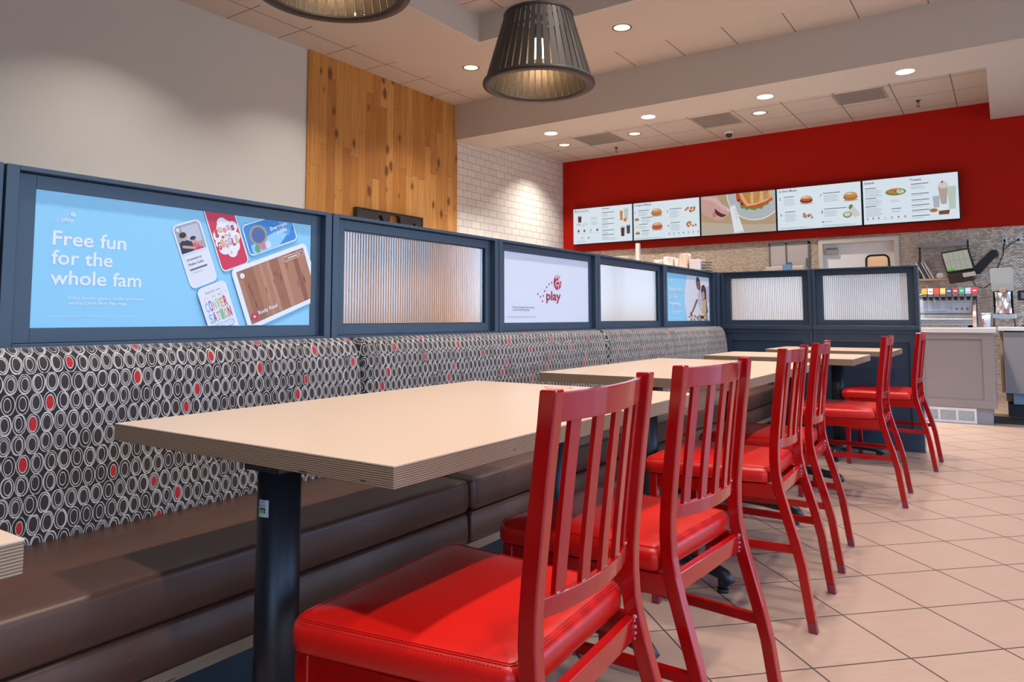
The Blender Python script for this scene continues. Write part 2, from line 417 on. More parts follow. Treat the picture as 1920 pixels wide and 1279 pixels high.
# flat printed artwork: polygons and lettering laid on a plane
class Art:
    """coordinates (a, b) on a wall plane. face '+x': a=y, b=z at x=depth; face '-y': a=x, b=z at y=depth"""
    def __init__(s, face, depth, rect=None):
        s.face, s.depth, s.rect = face, depth, rect; s.B = {}; s.kind = 'picture'; s.lay = 0; s.own_text = False; s.tk = 'lettering'
    def P(s, a, b, k):
        e = k*.00005+.0006
        return (s.depth+e, a, b) if s.face == '+x' else (a, s.depth-e, b)
    def get(s, kind):
        if kind not in s.B: s.B[kind] = (new(), [])
        return s.B[kind]
    def mi(s, m, kind=None):
        mats = s.get(kind or s.kind)[1]
        if m not in mats: mats.append(m)
        return mats.index(m)
    def clip(s, pts):
        if not s.rect: return pts
        x0, x1, y0, y1 = s.rect
        for ax, lim, sg in ((0, x0, 1), (0, x1, -1), (1, y0, 1), (1, y1, -1)):
            out = []
            for i in range(len(pts)):
                p, q = pts[i], pts[(i+1) % len(pts)]
                ip, iq = sg*(p[ax]-lim) >= 0, sg*(q[ax]-lim) >= 0
                if ip: out.append(p)
                if ip != iq:
                    t = (lim-p[ax])/(q[ax]-p[ax]); out.append((p[0]+t*(q[0]-p[0]), p[1]+t*(q[1]-p[1])))
            pts = out
            if len(pts) < 3: return []
        return pts
    def poly(s, pts, m, lay=None):
        if lay is None: s.lay += 1; lay = s.lay
        pts = s.clip([tuple(p) for p in pts])
        if len(pts) < 3: return
        quad(s.get(s.kind)[0], [s.P(a, b, lay) for a, b in pts], s.mi(m))
    def ell(s, a, b, ra, rb, m, rot=0, lay=None, a0=0, a1=2*pi, n=28):
        pts = []
        for i in range(n):
            t = a0+(a1-a0)*i/(n if a1-a0 > 6.2 else n-1)
            x, y = ra*cos(t), rb*sin(t); pts.append((a+x*cos(rot)-y*sin(rot), b+x*sin(rot)+y*cos(rot)))
        s.poly(pts, m, lay)
    def rrect(s, c, w, h, r, rot, m, lay=None, clipm=True):
        pts = []
        for cx, cy, st in ((w/2-r, h/2-r, 0), (-w/2+r, h/2-r, pi/2), (-w/2+r, -h/2+r, pi), (w/2-r, -h/2+r, 1.5*pi)):
            for i in range(6):
                t = st+i*pi/10; pts.append((cx+r*cos(t), cy+r*sin(t)))
        s.poly([(c[0]+x*cos(rot)-y*sin(rot), c[1]+x*sin(rot)+y*cos(rot)) for x, y in pts], m, lay)
    def bar(s, a, b, w, h, m, rot=0):
        k0 = s.kind
        if not s.own_text: s.kind = s.tk
        s.rrect((a+w/2*cos(rot), b+w/2*sin(rot)), w, h, h*.45, rot, m); s.kind = k0
    def arc(s, a, b, r0, r1, t0, t1, m, sx=1.0, n=18):
        s.lay += 1
        o = [(a+r1*sx*cos(t0+(t1-t0)*i/n), b+r1*sin(t0+(t1-t0)*i/n)) for i in range(n+1)]
        q = [(a+r0*sx*cos(t0+(t1-t0)*i/n), b+r0*sin(t0+(t1-t0)*i/n)) for i in range(n+1)]
        for i in range(n): s.poly([o[i], o[i+1], q[i+1], q[i]], m, s.lay)
    def text(s, body, a, b, h, m, width=None, rot=0.0, bold=0.0, center=False, space=1.0):
        """b is the baseline, h the capital height"""
        s.lay += 1; lay = s.lay; kd = s.kind if s.own_text else s.tk; tb = s.get(kd)[0]
        cu = bpy.data.curves.new('t', 'FONT'); cu.body = body; cu.size = h/.70; cu.offset = bold*h; cu.space_character = space
        cu.resolution_u = 3; cu.fill_mode = 'FRONT'
        ob = bpy.data.objects.new('t', cu); COL.objects.link(ob)
        dg = bpy.context.evaluated_depsgraph_get(); dg.update()
        me = bpy.data.meshes.new_from_object(ob.evaluated_get(dg))
        vs = [v.co.copy() for v in me.vertices]
        if vs:
            xs = [v.x for v in vs]; x0, x1 = min(xs), max(xs); k = (width/(x1-x0)) if width else 1.0
            off = (x0+x1)/2 if center else x0
            V = []; bad = set()
            for v in vs:
                x, y = (v.x-off)*k, v.y
                qa, qb = a+x*cos(rot)-y*sin(rot), b+x*sin(rot)+y*cos(rot)
                if s.rect: qa, qb = min(max(qa, s.rect[0]), s.rect[1]), min(max(qb, s.rect[2]), s.rect[3])
                V.append(tb.verts.new(s.P(qa, qb, lay)))
            mi = s.mi(m, kd)
            for p in me.polygons:
                try:
                    f = tb.faces.new([V[i] for i in p.vertices]); f.material_index = mi
                except ValueError: pass
        bpy.data.objects.remove(ob); bpy.data.curves.remove(cu); bpy.data.meshes.remove(me)
    def build(s, name, parent):
        want = Vector((1, 0, 0)) if s.face == '+x' else Vector((0, -1, 0))
        for kind, (bm, mats) in s.B.items():
            bm.normal_update()
            for f in bm.faces:
                if f.normal.dot(want) < 0: f.normal_flip()
            bmesh.ops.triangulate(bm, faces=[f for f in bm.faces if len(f.verts) > 4])
            nm = name if kind == 'picture' else kind
            me = bpy.data.meshes.new(nm); bm.to_mesh(me); bm.free()
            for m in mats: me.materials.append(m)
            o = link(bpy.data.objects.new(nm, me)); o.parent = parent

# ------------------------------------------------------------------ room shell
LX, FY, ZC = -6.25, 10.7, 3.966
def sbox(name, mat, *a, bevel=0):
    return struct(obj(name, box(new(), *a), mat, None, bevel))
sbox('floor', m_floor, LX-.3, RX+.3, BY-.3, 11.6, -.06, 0)
sbox('wall_left', m_wall, LX-.2, LX, BY-.2, 7.78, 0, 4.4)
sbox('wall_left_wood', m_wood, LX, LX+.02, 5.15, 7.76, 0, ZC-.002)
sbox('wall_left_tile', m_subway, LX-.2, LX, 7.78, 11.3, 0, 4.0)
sbox('wall_back', m_mosaic, LX-.2, -2.14, FY+.05, FY+.25, 0, 2.3)
sbox('wall_back_right', m_mosaic, -1.14, RX+.2, FY+.05, FY+.25, 0, 2.3)
sbox('wall_back_lintel', m_mosaic, -2.14, -1.14, FY+.05, FY+.25, 2.085, 2.3)
sbox('wall_back_red', m_redwall, LX, RX+.2, FY, FY+.3, 2.12, 4.0)
# window walls: sill, head and piers
def window_wall(name, openings, fixed, along_y, lo, hi, mt=None):
    bm = new()
    def W(a, b, z0, z1):
        if along_y: box(bm, fixed, fixed+.2, a, b, z0, z1)
        else: box(bm, a, b, fixed-.2, fixed, z0, z1)
    W(lo, hi, 0, WZ0); W(lo, hi, WZ1, 4.4)
    e = [lo]+[v for o in openings for v in o]+[hi]
    for i in range(0, len(e), 2): W(e[i], e[i+1], WZ0, WZ1)
    struct(obj(name, bm, mt or m_wall))
window_wall('wall_right', WIN_R, RX, True, BY, 11.3)
window_wall('wall_front', WIN_B, BY, False, LX, RX, M('accent_wall_paint', (.20, .15, .13), .7))
def window_frame(n, a, b, along_y):
    bm = new(); t = .05
    def W(p, q, z0, z1):
        if along_y: box(bm, RX+.06, RX+.12, p, q, z0, z1)
        else: box(bm, p, q, BY-.12, BY-.06, z0, z1)
    W(a, b, WZ0, WZ0+t); W(a, b, WZ1-t, WZ1); W(a, a+t, WZ0+t, WZ1-t); W(b-t, b, WZ0+t, WZ1-t); W((a+b)/2-.025, (a+b)/2+.025, WZ0+t, WZ1-t)
    struct(obj('window_%d' % n, bm, m_bronze))
for i, (a, b) in enumerate(WIN_R): window_frame(i+1, a, b, True)
for i, (a, b) in enumerate(WIN_B): window_frame(i+6, a, b, False)
# ceiling: painted soffit around a raised tray, tiled strips along the wall and along the beam
TX0, TX1, TY0, TY1 = -4.56, 1.6, -1.0, 6.05
TXL, BYF = -5.71, 7.13
sbox('ceiling', m_ceil, TXL, TX0-.05, BY, BYF, ZC, ZC+.05)
sbox('ceiling_far', m_ceil, TX0-.05, TX1+.05, TY1+.05, BYF, ZC, ZC+.05)
sbox('ceiling_right', m_ceil, TX1+.05, RX, BY, BYF, ZC, ZC+.05)
sbox('ceiling_near', m_ceil, TX0-.05, TX1+.05, BY, TY0-.05, ZC, ZC+.05)
sbox('ceiling_tiles_left', m_ct_left, LX, TXL, BY, 7.70, ZC, ZC+.05)
sbox('ceiling_tiles_beam', m_ct_beam, TXL, RX, BYF, 7.70, ZC, ZC+.05)
sbox('ceiling_tray', m_ct_cove, TX0, TX1, TY0, TY1, 4.266, 4.316)
bm = new()
box(bm, TX0-.05, TX0, TY0, TY1, ZC, 4.3); box(bm, TX1, TX1+.05, TY0, TY1, ZC, 4.3)
box(bm, TX0-.05, TX1+.05, TY1, TY1+.05, ZC, 4.3); box(bm, TX0-.05, TX1+.05, TY0-.05, TY0, ZC, 4.3)
struct(obj('ceiling_tray_sides', bm, m_soffit))
sbox('ceiling_beam', m_soffit, LX, RX, 7.70, 8.42, 3.47, 4.1)
sbox('ceiling_beam_right', m_soffit, -.06, RX, 8.42, FY, 3.47, 4.1)
bm = new(); box(bm, LX, -.06, 8.42, FY, 3.69, 3.74)
struct(obj('ceiling_kitchen', bm, m_ct_back))

# kitchen door in the mosaic wall
bm = new()
box(bm, -2.14, -2.085, FY+.02, FY+.20, 0, 2.085); box(bm, -1.195, -1.14, FY+.02, FY+.20, 0, 2.085); box(bm, -2.085, -1.195, FY+.02, FY+.20, 2.025, 2.085)
struct(obj('trim_1', bm, M('door_frame_paint', (.60, .56, .52), .4)))
bm = new(); pw0, pw1, pz0, pz1 = -1.54, -1.29, 1.38, 1.83
box(bm, -2.085, pw0, FY+.13, FY+.17, 0, 2.025); box(bm, pw1, -1.195, FY+.13, FY+.17, 0, 2.025)
box(bm, pw0, pw1, FY+.13, FY+.17, 0, pz0); box(bm, pw0, pw1, FY+.13, FY+.17, pz1, 2.025)
d = struct(obj('door_1', bm, M('door_white_paint', (.95, .94, .93), .4)))
bm = new()
out = []
for cx, cz, st in ((pw1-.05, pz1-.05, 0), (pw0+.05, pz1-.05, pi/2), (pw0+.05, pz0+.05, pi), (pw1-.05, pz0+.05, 1.5*pi)):
    for i in range(5): out.append((cx, cz, st+i*pi/8))
for k in range(len(out)):
    a, b = out[k], out[(k+1) % len(out)]
    def q(p, r, y): return (p[0]+r*cos(p[2]), y, p[1]+r*sin(p[2]))
    quad(bm, [q(a, .05, FY+.12), q(b, .05, FY+.12), q(b, .075, FY+.12), q(a, .075, FY+.12)])
    quad(bm, [q(a, .075, FY+.12), q(b, .075, FY+.12), q(b, .075, FY+.135), q(a, .075, FY+.135)])
obj('window_gasket', bm, m_screenblack, d)
obj('window_pane', box(new(), pw0, pw1, FY+.148, FY+.152, pz0, pz1), NT('clear_pane').set(Base_Color=(1, 1, 1), Roughness=.05, Transmission_Weight=1.0, IOR=1.45), d)
obj('door_closer', box(new(), -2.05, -1.90, FY+.08, FY+.13, 1.88, 1.97), m_gray, d, .005)
# bright kitchen corridor behind the door
bm = new(); box(bm, -2.6, -.7, 11.9, 12.0, 0, 2.6); box(bm, -2.7, -2.6, 10.95, 12, 0, 2.6); box(bm, -.7, -.6, 10.95, 12, 0, 2.6)
struct(obj('wall_corridor', bm, M('corridor_paint', (.75, .62, .48), .6)))
sbox('floor_corridor', M('corridor_floor', (.3, .2, .15), .6), -2.7, -.6, 11.6, 12.0, -.06, 0)
sbox('ceiling_corridor', m_ceil, -2.7, -.6, 10.95, 12, 2.6, 2.65)

# ------------------------------------------------------------------ divider panels
def panel(name, label, a0, a1, along, glazed, deep=0.0, end_left=False):
    """divider module from a0 to a1. along 'y': face at x=-2.07 looking +x. along 'x': face at y=6.196 looking -y"""
    root = thing(name, label, 'divider', (0, 0, 0), 'navy divider panels with inset windows and posters')
    F = -2.07 if along == 'y' else 6.196
    TH = .09
    def B(bm, a, b, d0, d1, z0, z1, mi=0):      # d measured from the front face into the divider
        if along == 'y': box(bm, F-d1, F-d0, a, b, z0, z1, mi)
        else: box(bm, a, b, F+d0, F+d1, z0, z1, mi)
    w = .033 if along == 'y' else .028
    g = .003
    bm = new()
    B(bm, a0+g, a0+w, 0, TH, 0, 1.395); B(bm, a1-w, a1-g, 0, TH, 0, 1.395)
    B(bm, a0+w, a1-w, 0, TH, 1.382, 1.395)
    B(bm, a0+w, a1-w, 0, TH, .875, .938)
    B(bm, a0+w, a1-w, 0, TH, 0, .10)
    obj('frame', bm, m_navy, root, .0015)
    bm = new(); e = .0405
    B(bm, a0+w+.001, a0+w+e+.009, .026, .064, .939, 1.381); B(bm, a1-w-e-.005, a1-w-.001, .026, .064, .939, 1.381)
    B(bm, a0+w+e+.009, a1-w-e-.005, .026, .064, 1.343, 1.381); B(bm, a0+w+e+.009, a1-w-e-.005, .026, .064, .939, .978)
    obj('sash', bm, m_navy, root, .001)
    ia, ib = a0+w+e+.009, a1-w-e-.005
    if along == 'x':
        bm = new(); B(bm, a0+.002, a1-.002, -.012, 0, .905, .935); obj('ledge', bm, m_navy, root, .003)
        bm = new(); B(bm, a0+w, a0+w+.05, .006, .03, .10, .875); B(bm, a1-w-.05, a1-w, .006, .03, .10, .875)
        B(bm, a0+w+.05, a1-w-.05, .006, .03, .81, .875); B(bm, a0+w+.05, a1-w-.05, .006, .03, .10, .17)
        obj('lower_panel_frame', bm, m_navy, root, .0015)
        bm = new(); B(bm, a0+w+.05, a1-w-.05, .018, .05, .17, .81); obj('lower_panel', bm, m_navy, root)
    else:
        bm = new(); B(bm, a0+w, a1-w, .02, .05, .10, .875); obj('lower_panel', bm, m_navy, root)
    if glazed:
        bm = new(); n = max(8, int(round((ib-ia)/.0145))); step = (ib-ia)/n; sub = 6
        d0, d1 = .040, .050
        front = []
        for i in range(n*sub+1):
            a = ia+step*i/sub; t = (i % sub)/sub
            front.append((a, d0+.0050*(1-abs(sin(pi*t)))))
        VF = []
        for a, dd in front:
            VF.append([bm.verts.new((F-dd, a, z) if along == 'y' else (a, F+dd, z)) for z in (.978, 1.343)])
        for r0, r1 in zip(VF, VF[1:]):
            f = bm.faces.new((r0[0], r1[0], r1[1], r0[1])); f.smooth = False
        obj('fluted_glass', bm, m_glass, root)
        bm = new(); r = .004
        B(bm, ia, ib, .034, .038, 1.339, 1.343); B(bm, ia, ib, .034, .038, .978, .982); B(bm, ib-r, ib, .034, .038, .982, 1.339)
        obj('glass_bead', bm, m_screenblack, root)
    return root, ia, ib
YB = [-.305, .765, 1.838, 2.912, 3.965, 5.03, 6.13]
p_b = []
lab = ['navy divider panel nearest the viewer, cut by the left edge of the picture',
       'navy divider panel framing the large blue poster above the booth',
       'navy divider panel with fluted glass beside the big blue poster',
       'navy divider panel framing the white poster with the red mark',
       'navy divider panel with fluted glass between the white poster and the small blue poster',
       'navy divider panel framing the small blue poster with the family photo in the corner']
for i in range(6):
    p_b.append(panel('divider_panel', lab[i], YB[i], YB[i+1], 'y', i in (2, 4)))
pe1 = panel('divider_panel', 'navy divider end panel with fluted glass, the one next to the booth corner', -2.045, -1.300, 'x', True)
pe2 = panel('divider_panel', 'navy divider end panel with fluted glass, the one standing free by the walkway', -1.300, -.54, 'x', True)
t_ = thing('corner_post', 'narrow navy post in the corner where the two divider runs meet', 'divider')
obj('post', box(new(), -2.16, -2.048, 6.133, 6.286, 0, 1.395), m_navy, t_, .002)

# ------------------------------------------------------------------ posters
W_ = PR('white', (.80, .82, .84)); BLK = PR('ink', (.03, .03, .035)); SKY = PR('sky_blue', (.27, .60, .83)); SKYD = PR('sky_shadow', (.16, .42, .66))
CRIM = PR('crimson', (.62, .035, .085)); MARK = PR('maroon', (.42, .012, .035)); LILAC = PR('cool_white', (.66, .70, .80))
def poster(name, label, ia, ib, z0, z1, bg):
    root = thing(name, label, 'poster')
    obj('board', box(new(), -2.104, -2.098, ia+.0005, ib-.0005, z0, z1), bg, root)
    return root, Art('+x', -2.098, (ia+.001, ib-.001, z0+.001, z1-.001))
def emblem(A, a, b, r, fg, bg, sx=1.0):
    A.ell(a, b, r*sx, r, fg)
    A.poly([(a+r*.30*sx, b+r*1.02), (a+r*.18*sx, b+r*.42), (a+r*.62*sx, b+r*.16), (a+r*1.04*sx, b+r*.22), (a+r*1.05*sx, b+r*.8)], bg)
    A.poly([(a+r*.50*sx, b+r*.98), (a+r*.66*sx, b+r*.80), (a+r*.42*sx, b+r*.40), (a+r*.36*sx, b+r*.42)], fg)
    for t, L in ((2.35, .86), (1.95, .90), (1.6, .92)):
        cx, cy = a+r*.02*sx, b+r*.12
        d = (cos(t), sin(t)); n = (-sin(t), cos(t))
        A.poly([(cx+d[0]*r*.42*sx, cy+d[1]*r*.42), (cx+(d[0]*L*.85+n[0]*.13)*r*sx, cy+(d[1]*L*.85+n[1]*.13)*r),
                (cx+d[0]*r*L*sx, cy+d[1]*r*L), (cx+(d[0]*L*.85-n[0]*.13)*r*sx, cy+(d[1]*L*.85-n[1]*.13)*r)], bg)
    A.arc(a+r*.05*sx, b-r*.38, r*.52, r*.68, .05, pi+.12, bg, sx)
    A.poly([(a+r*.52*sx, b-r*.02), (a+r*.80*sx, b-r*.30), (a+r*.52*sx, b-r*.42)], bg)
    A.arc(a-r*.02*sx, b-r*.62, r*.24, r*.36, .9, pi+.1, bg, sx)
    A.poly([(a+r*.18*sx, b-r*.3), (a+r*.34*sx, b-r*.3), (a+r*.28*sx, b-r*.98), (a+r*.10*sx, b-r*1.0)], bg)
# --- large blue poster
_, ia, ib = p_b[1]
R1, A = poster('poster', 'large light blue poster with white lettering and tilted device pictures', ia, ib, .978, 1.343, SKY)
A.tk = 'headline'
A.text('Free fun', .893, 1.200, .0385, W_, .195, bold=.02)
A.text('for the', .892, 1.148, .0385, W_, .160, bold=.02)
A.text('whole fam', .891, 1.094, .0385, W_, .245, bold=.02)
A.tk = 'body_text'
A.text('Enjoy shows, games, crafts and more', .938, 1.0545, .0085, W_, .208, bold=.01)
A.text('on the Chick-fil-A Play App', .939, 1.0405, .0085, W_, .156, bold=.01)
A.text('\u00a9 2024 CFA Properties, Inc. All trademarks shown are the property of CFA Properties, Inc.', .889, 1.0075, .0030, W_, .260)
A.tk = 'trail_word'
A.text('play', .9125, 1.2655, .0115, W_, .031, bold=.02)
emblem(A, .9415, 1.2865, .0068, W_, SKY)
for a, b in [(.896, 1.271), (.901, 1.268), (.905, 1.264), (.907, 1.269), (.909, 1.275), (.913, 1.279), (.918, 1.282), (.925, 1.285)]:
    A.ell(a, b, .0013, .0013, W_, n=10)
T1 = radians(-67)
def quadc(pts):
    cx = sum(p[0] for p in pts)/4; cy = sum(p[1] for p in pts)/4; return cx, cy
def dev(c, w, h, r, rot, m_in, border=.006, mo=W_):
    A.rrect((c[0]+.003, c[1]-.004), w, h, r, rot, SKYD); A.rrect(c, w, h, r, rot, mo); A.rrect(c, w-2*border, h-2*border, max(r-border, .002), rot, m_in)
rot = .365
def L(c, x, y, rt=None):
    rt = rot if rt is None else rt
    return (c[0]+x*cos(rt)-y*sin(rt), c[1]+x*sin(rt)+y*cos(rt))
# tilted phone with recipe
A.kind = 'phone_picture'; A.own_text = True
c = (1.3035, 1.205); dev(c, .098, .205, .018, rot, PR('soft_white', (.74, .76, .82)), .004)
GREY = PR('photo_grey', (.36, .36, .44)); SKIN = PR('skin', (.62, .34, .25)); NAVY = PR('navy_shirt', (.02, .03, .07)); PINK = PR('pink_shirt', (.62, .12, .18))
A.poly([L(c, x, y) for x, y in ((-.044, .005), (.044, .005), (.044, .088), (.036, .0975), (-.036, .0975), (-.044, .088))], GREY)
A.poly([L(c, x, y) for x, y in ((-.02, .03), (.038, .03), (.038, .09), (-.02, .09))], PR('window_grey', (.52, .54, .62)))
A.poly([L(c, x, y) for x, y in ((-.043, .007), (-.040, .045), (-.020, .052), (.0, .040), (.008, .012))], NAVY)
A.ell(*L(c, -.020, .060), .011, .013, SKIN, rot); A.ell(*L(c, -.022, .066), .012, .009, BLK, rot)
A.poly([L(c, x, y) for x, y in ((.0, .012), (.002, .036), (.018, .036), (.026, .012))], PINK)
A.ell(*L(c, .008, .043), .009, .010, SKIN, rot); A.ell(*L(c, .008, .049), .010, .006, BLK, rot)
A.bar(*L(c, -.034, .032), .045, .008, SKIN, rot-.35); A.bar(*L(c, .012, .030), .028, .006, SKIN, rot+.1)
A.ell(*L(c, .020, .012), .014, .006, PR('red_bowl', (.6, .05, .06)), rot)
A.poly([L(c, x, y) for x, y in ((-.044, .004), (.044, .004), (.044, .010), (-.044, .010))], LILAC)
A.ell(*L(c, -.033, .085), .0055, .0055, W_)
A.text('x', *L(c, -.0348, .0828), .004, BLK, rot=rot)
A.text('Strawberry', *L(c, -.034, -.016), .0078, BLK, .052, rot=rot); A.text('Shake Cake', *L(c, -.034, -.031), .0078, BLK, .054, rot=rot)
A.bar(*L(c, -.034, -.0445), .062, .0045, PR('dark_bar', (.10, .10, .12)), rot); A.bar(*L(c, -.026, -.056), .034, .0016, PR('mid_bar', (.4, .4, .45)), rot)
# crimson card
A.kind = 'crimson_card_picture'
c = (1.4085, 1.279); dev(c, .108, .235, .018, rot, CRIM, .004)
for x, y, r in ((0, .028, .030), (-.026, .012, .022), (.028, .026, .020), (-.018, -.03, .024), (.014, -.034, .024), (.032, -.008, .016), (-.034, -.012, .014), (0, -.005, .036), (-.004, .048, .018), (.004, -.052, .018)):
    A.ell(*L(c, x, y-.012), r, r, W_, n=22)
C3 = [PR('letter_red', (.50, .03, .05)), PR('letter_tan', (.72, .42, .22)), PR('letter_rose', (.72, .28, .28)), PR('letter_mauve', (.52, .36, .56))]
def letters(s_, c, x, y, h, w, cols, bold=.05, amp=.1, r_=None):
    n = len(s_)
    for i, ch in enumerate(s_):
        dx = x+w*i/n; dy = y+h*amp*(1 if i % 2 else -1)
        A.text(ch, *L(c, dx, dy, r_), h, cols[i % len(cols)], w/n*.86, rot=rot if r_ is None else r_, bold=bold)
letters('guess', c, -.040, .006, .024, .078, C3)
letters('and', c, -.020, -.011, .012, .036, C3)
letters('GIGGLE', c, -.042, -.042, .024, .082, C3)
A.text('&', *L(c, -.004, -.068), .008, C3[2], rot=rot)
# blue landscape card
A.kind = 'blue_card_picture'
c = (1.580, 1.297); dev(c, .210, .108, .016, rot, PR('deep_blue', (.045, .24, .62)), .004)
A.poly([L(c, x, y) for x, y in ((-.09, -.052), (.02, -.052), (.07, -.02), (.02, .0), (-.03, -.01), (-.09, -.02))], PR('ice_blue', (.28, .58, .85)))
A.poly([L(c, x, y) for x, y in ((.04, .05), (.09, .05), (.096, .0), (.07, -.03), (.05, .01))], PR('mid_blue', (.12, .38, .75)))
A.ell(*L(c, -.050, .006), .036, .036, PR('bronze_gear', (.36, .30, .20)), n=14); A.ell(*L(c, -.050, .006), .027, .027, PR('dusk_blue', (.08, .14, .34)))
A.text('Evergreen', *L(c, .004, .006), .013, W_, .074, rot=rot+.05, bold=.03); A.text('Hills', *L(c, .030, -.012), .014, W_, .040, rot=rot+.05, bold=.03)
for x, y, m in ((-.068, -.038, PR('leaf', (.14, .35, .20))), (-.045, -.034, PR('rose', (.62, .2, .25))), (-.022, -.036, PR('cloud', (.62, .72, .84)))):
    A.ell(*L(c, x, y), .011, .014, m, rot)
# white tablet with a plain timber picture
A.kind = 'tablet_picture'
c = (1.617, 1.119); dev(c, .325, .215, .020, rot, W_, .004)
A.poly([L(c, x, y) for x, y in ((-.145, -.092), (.145, -.092), (.145, .092), (-.145, .092))], BLK)
TW = [PR('timber_a', (.34, .135, .075)), PR('timber_b', (.42, .19, .11)), PR('timber_c', (.27, .10, .055)), PR('timber_d', (.48, .24, .15))]
x = -.144; i = 0
while x < .143:
    w = .012+.014*random.random(); x2 = min(.144, x+w)
    A.poly([L(c, p, q) for p, q in ((x, -.091), (x2, -.091), (x2+.0, .091), (x, .091))], TW[random.randrange(4)]); x = x2; i += 1
for k in range(16):
    px, py = random.uniform(-.13, .13), random.uniform(-.07, .07); A.ell(*L(c, px, py), .0016, random.uniform(.008, .02), TW[2], rot, n=10)
A.ell(*L(c, -.128, .074), .009, .009, W_); A.text('x', *L(c, -.1305, .0705), .006, BLK, rot=rot)
A.rrect(L(c, .082, .076), .078, .019, .009, rot, W_); A.rrect(L(c, .082, .076), .075, .016, .0075, rot, TW[1]); A.bar(*L(c, .068, .076), .044, .003, W_, rot)
A.ell(*L(c, .132, .076), .0075, .0075, W_); A.ell(*L(c, .132, .076), .006, .006, TW[2])
A.ell(*L(c, -.128, -.070), .0125, .0125, CRIM); A.poly([L(c, -.131, -.075), L(c, -.131, -.065), L(c, -.122, -.070)], W_)
A.text('Rocky Road', *L(c, -.110, -.070), .0125, W_, .080, rot=rot, bold=.03)
# conversation card
A.kind = 'word_card_picture'
c = (1.395, 1.010); dev(c, .105, .215, .018, rot, PR('soft_white2', (.76, .77, .83)), .004)
RB = [PR('c_red', (.52, .04, .06)), PR('c_green', (.25, .5, .28)), PR('c_purple', (.25, .10, .35)), PR('c_navy', (.05, .10, .3)), PR('c_orange', (.75, .35, .12)), PR('c_tan', (.62, .42, .28)), PR('c_sky', (.2, .5, .75))]
A.text('Chick-fil-A', *L(c, -.028, .082), .007, BLK, .034, rot=rot); A.bar(*L(c, .010, .0845), .016, .0015, BLK, rot)
def letters2(s_, x, y, h, w):
    for i, ch in enumerate(s_): A.text(ch, *L(c, x+w*i/len(s_), y), h*(1+.12*(i % 2)), RB[(i*3+len(s_)) % 7], w/len(s_)*.84, rot=rot, bold=.03)
letters2('CONVER', -.042, .026, .030, .082)
letters2('SATION', -.040, -.012, .030, .084)
A.rrect(L(c, .004, -.031), .074, .020, .009, rot, RB[2]); A.rrect(L(c, .004, -.031), .071, .017, .008, rot, W_)
A.text('STARTERS', *L(c, -.028, -.036), .011, RB[6], .066, rot=rot)
for k in range(26):
    a_, b_ = random.uniform(-.044, .044), random.choice([random.uniform(.064, .076), random.uniform(-.075, -.045)])
    A.ell(*L(c, a_, b_), .0014, .0014, RB[k % 7], n=8)
A.build('trail_mark', R1)
# --- white poster
_, ia, ib = p_b[3]
R2, A = poster('poster', 'white poster printed with a small dark red dotted trail and mark', ia, ib, .978, 1.343, LILAC)
for a, b in [(3.314, 1.132), (3.339, 1.117), (3.36, 1.094), (3.369, 1.123), (3.383, 1.15), (3.405, 1.172), (3.43, 1.189), (3.458, 1.199)]:
    A.ell(a, b, .0055, .0065, MARK, n=16)
emblem(A, 3.522, 1.202, .042, MARK, LILAC)
A.tk = 'trail_word'
A.text('play', 3.400, 1.1015, .0500, MARK, .156, bold=.03)
A.tk = 'body_text'
A.text('Enjoy shows, games, crafts and more', 3.07, 1.055, .0085, BLK, .209)
A.text('on the Chick-fil-A Play App', 3.07, 1.041, .0085, BLK, .156)
A.bar(3.017, 1.009, .27, .0025, PR('fine_print', (.42, .44, .50)))
A.build('trail_mark', R2)
# --- small blue poster with photo
_, ia, ib = p_b[5]
R3, A = poster('poster', 'small blue poster with a kitchen photo of two people, near the corner', ia, ib, .978, 1.343, SKY)
PH = PR('photo_white', (.66, .68, .76))
A.poly([(5.544, 1.345), (5.505, 1.277), (5.482, 1.22), (5.477, 1.177), (5.479, 1.12), (5.49, 1.07), (5.534, .97), (6.07, .97), (6.07, 1.345)], PH)
for b in (1.29, 1.24, 1.19, 1.13): A.bar(5.52, b, .20, .002, PR('tile_line', (.52, .54, .62)))
DSK = PR('dark_skin', (.20, .085, .05)); LTS = PR('lilac_shirt', (.52, .46, .60)); YEL = PR('ochre_shirt', (.62, .42, .22)); TAN = PR('tan_skin', (.55, .32, .20)); MEAT = PR('food_red', (.45, .12, .10))
A.poly([(5.816, 1.226), (5.902, 1.264), (6.06, 1.27), (6.06, 1.139), (5.855, 1.094), (5.787, 1.143), (5.76, 1.19)], LTS)
A.poly([(5.787, 1.150), (5.667, 1.052), (5.60, 1.015), (5.585, 1.035), (5.64, 1.060), (5.741, 1.155)], DSK)
A.poly([(5.752, 1.334), (5.805, 1.326), (5.838, 1.29), (5.847, 1.248), (5.816, 1.222), (5.764, 1.241), (5.737, 1.277), (5.74, 1.314)], DSK)
A.poly([(5.745, 1.30), (5.752, 1.338), (5.80, 1.336), (5.838, 1.30), (5.80, 1.297)], BLK)
A.poly([(5.852, 1.228), (5.866, 1.268), (5.927, 1.280), (5.975, 1.24), (5.975, 1.138), (6.01, 1.054), (5.94, 1.01), (5.873, 1.178)], BLK)
A.poly([(5.875, 1.216), (5.924, 1.221), (5.939, 1.18), (5.906, 1.141), (5.878, 1.17)], TAN)
A.poly([(5.894, 1.141), (5.957, 1.163), (5.975, 1.075), (5.94, .985), (5.851, 1.0), (5.868, 1.103)], YEL)
A.bar(5.79, 1.13, .09, .008, BLK, -.9)
for k in range(34):
    A.ell(random.uniform(5.56, 6.03), random.uniform(.982, 1.025), random.uniform(.008, .022), random.uniform(.006, .014), random.choice([MEAT, PR('salad', (.20, .28, .10)), W_, PR('clay', (.5, .3, .22)), MEAT]), n=12)
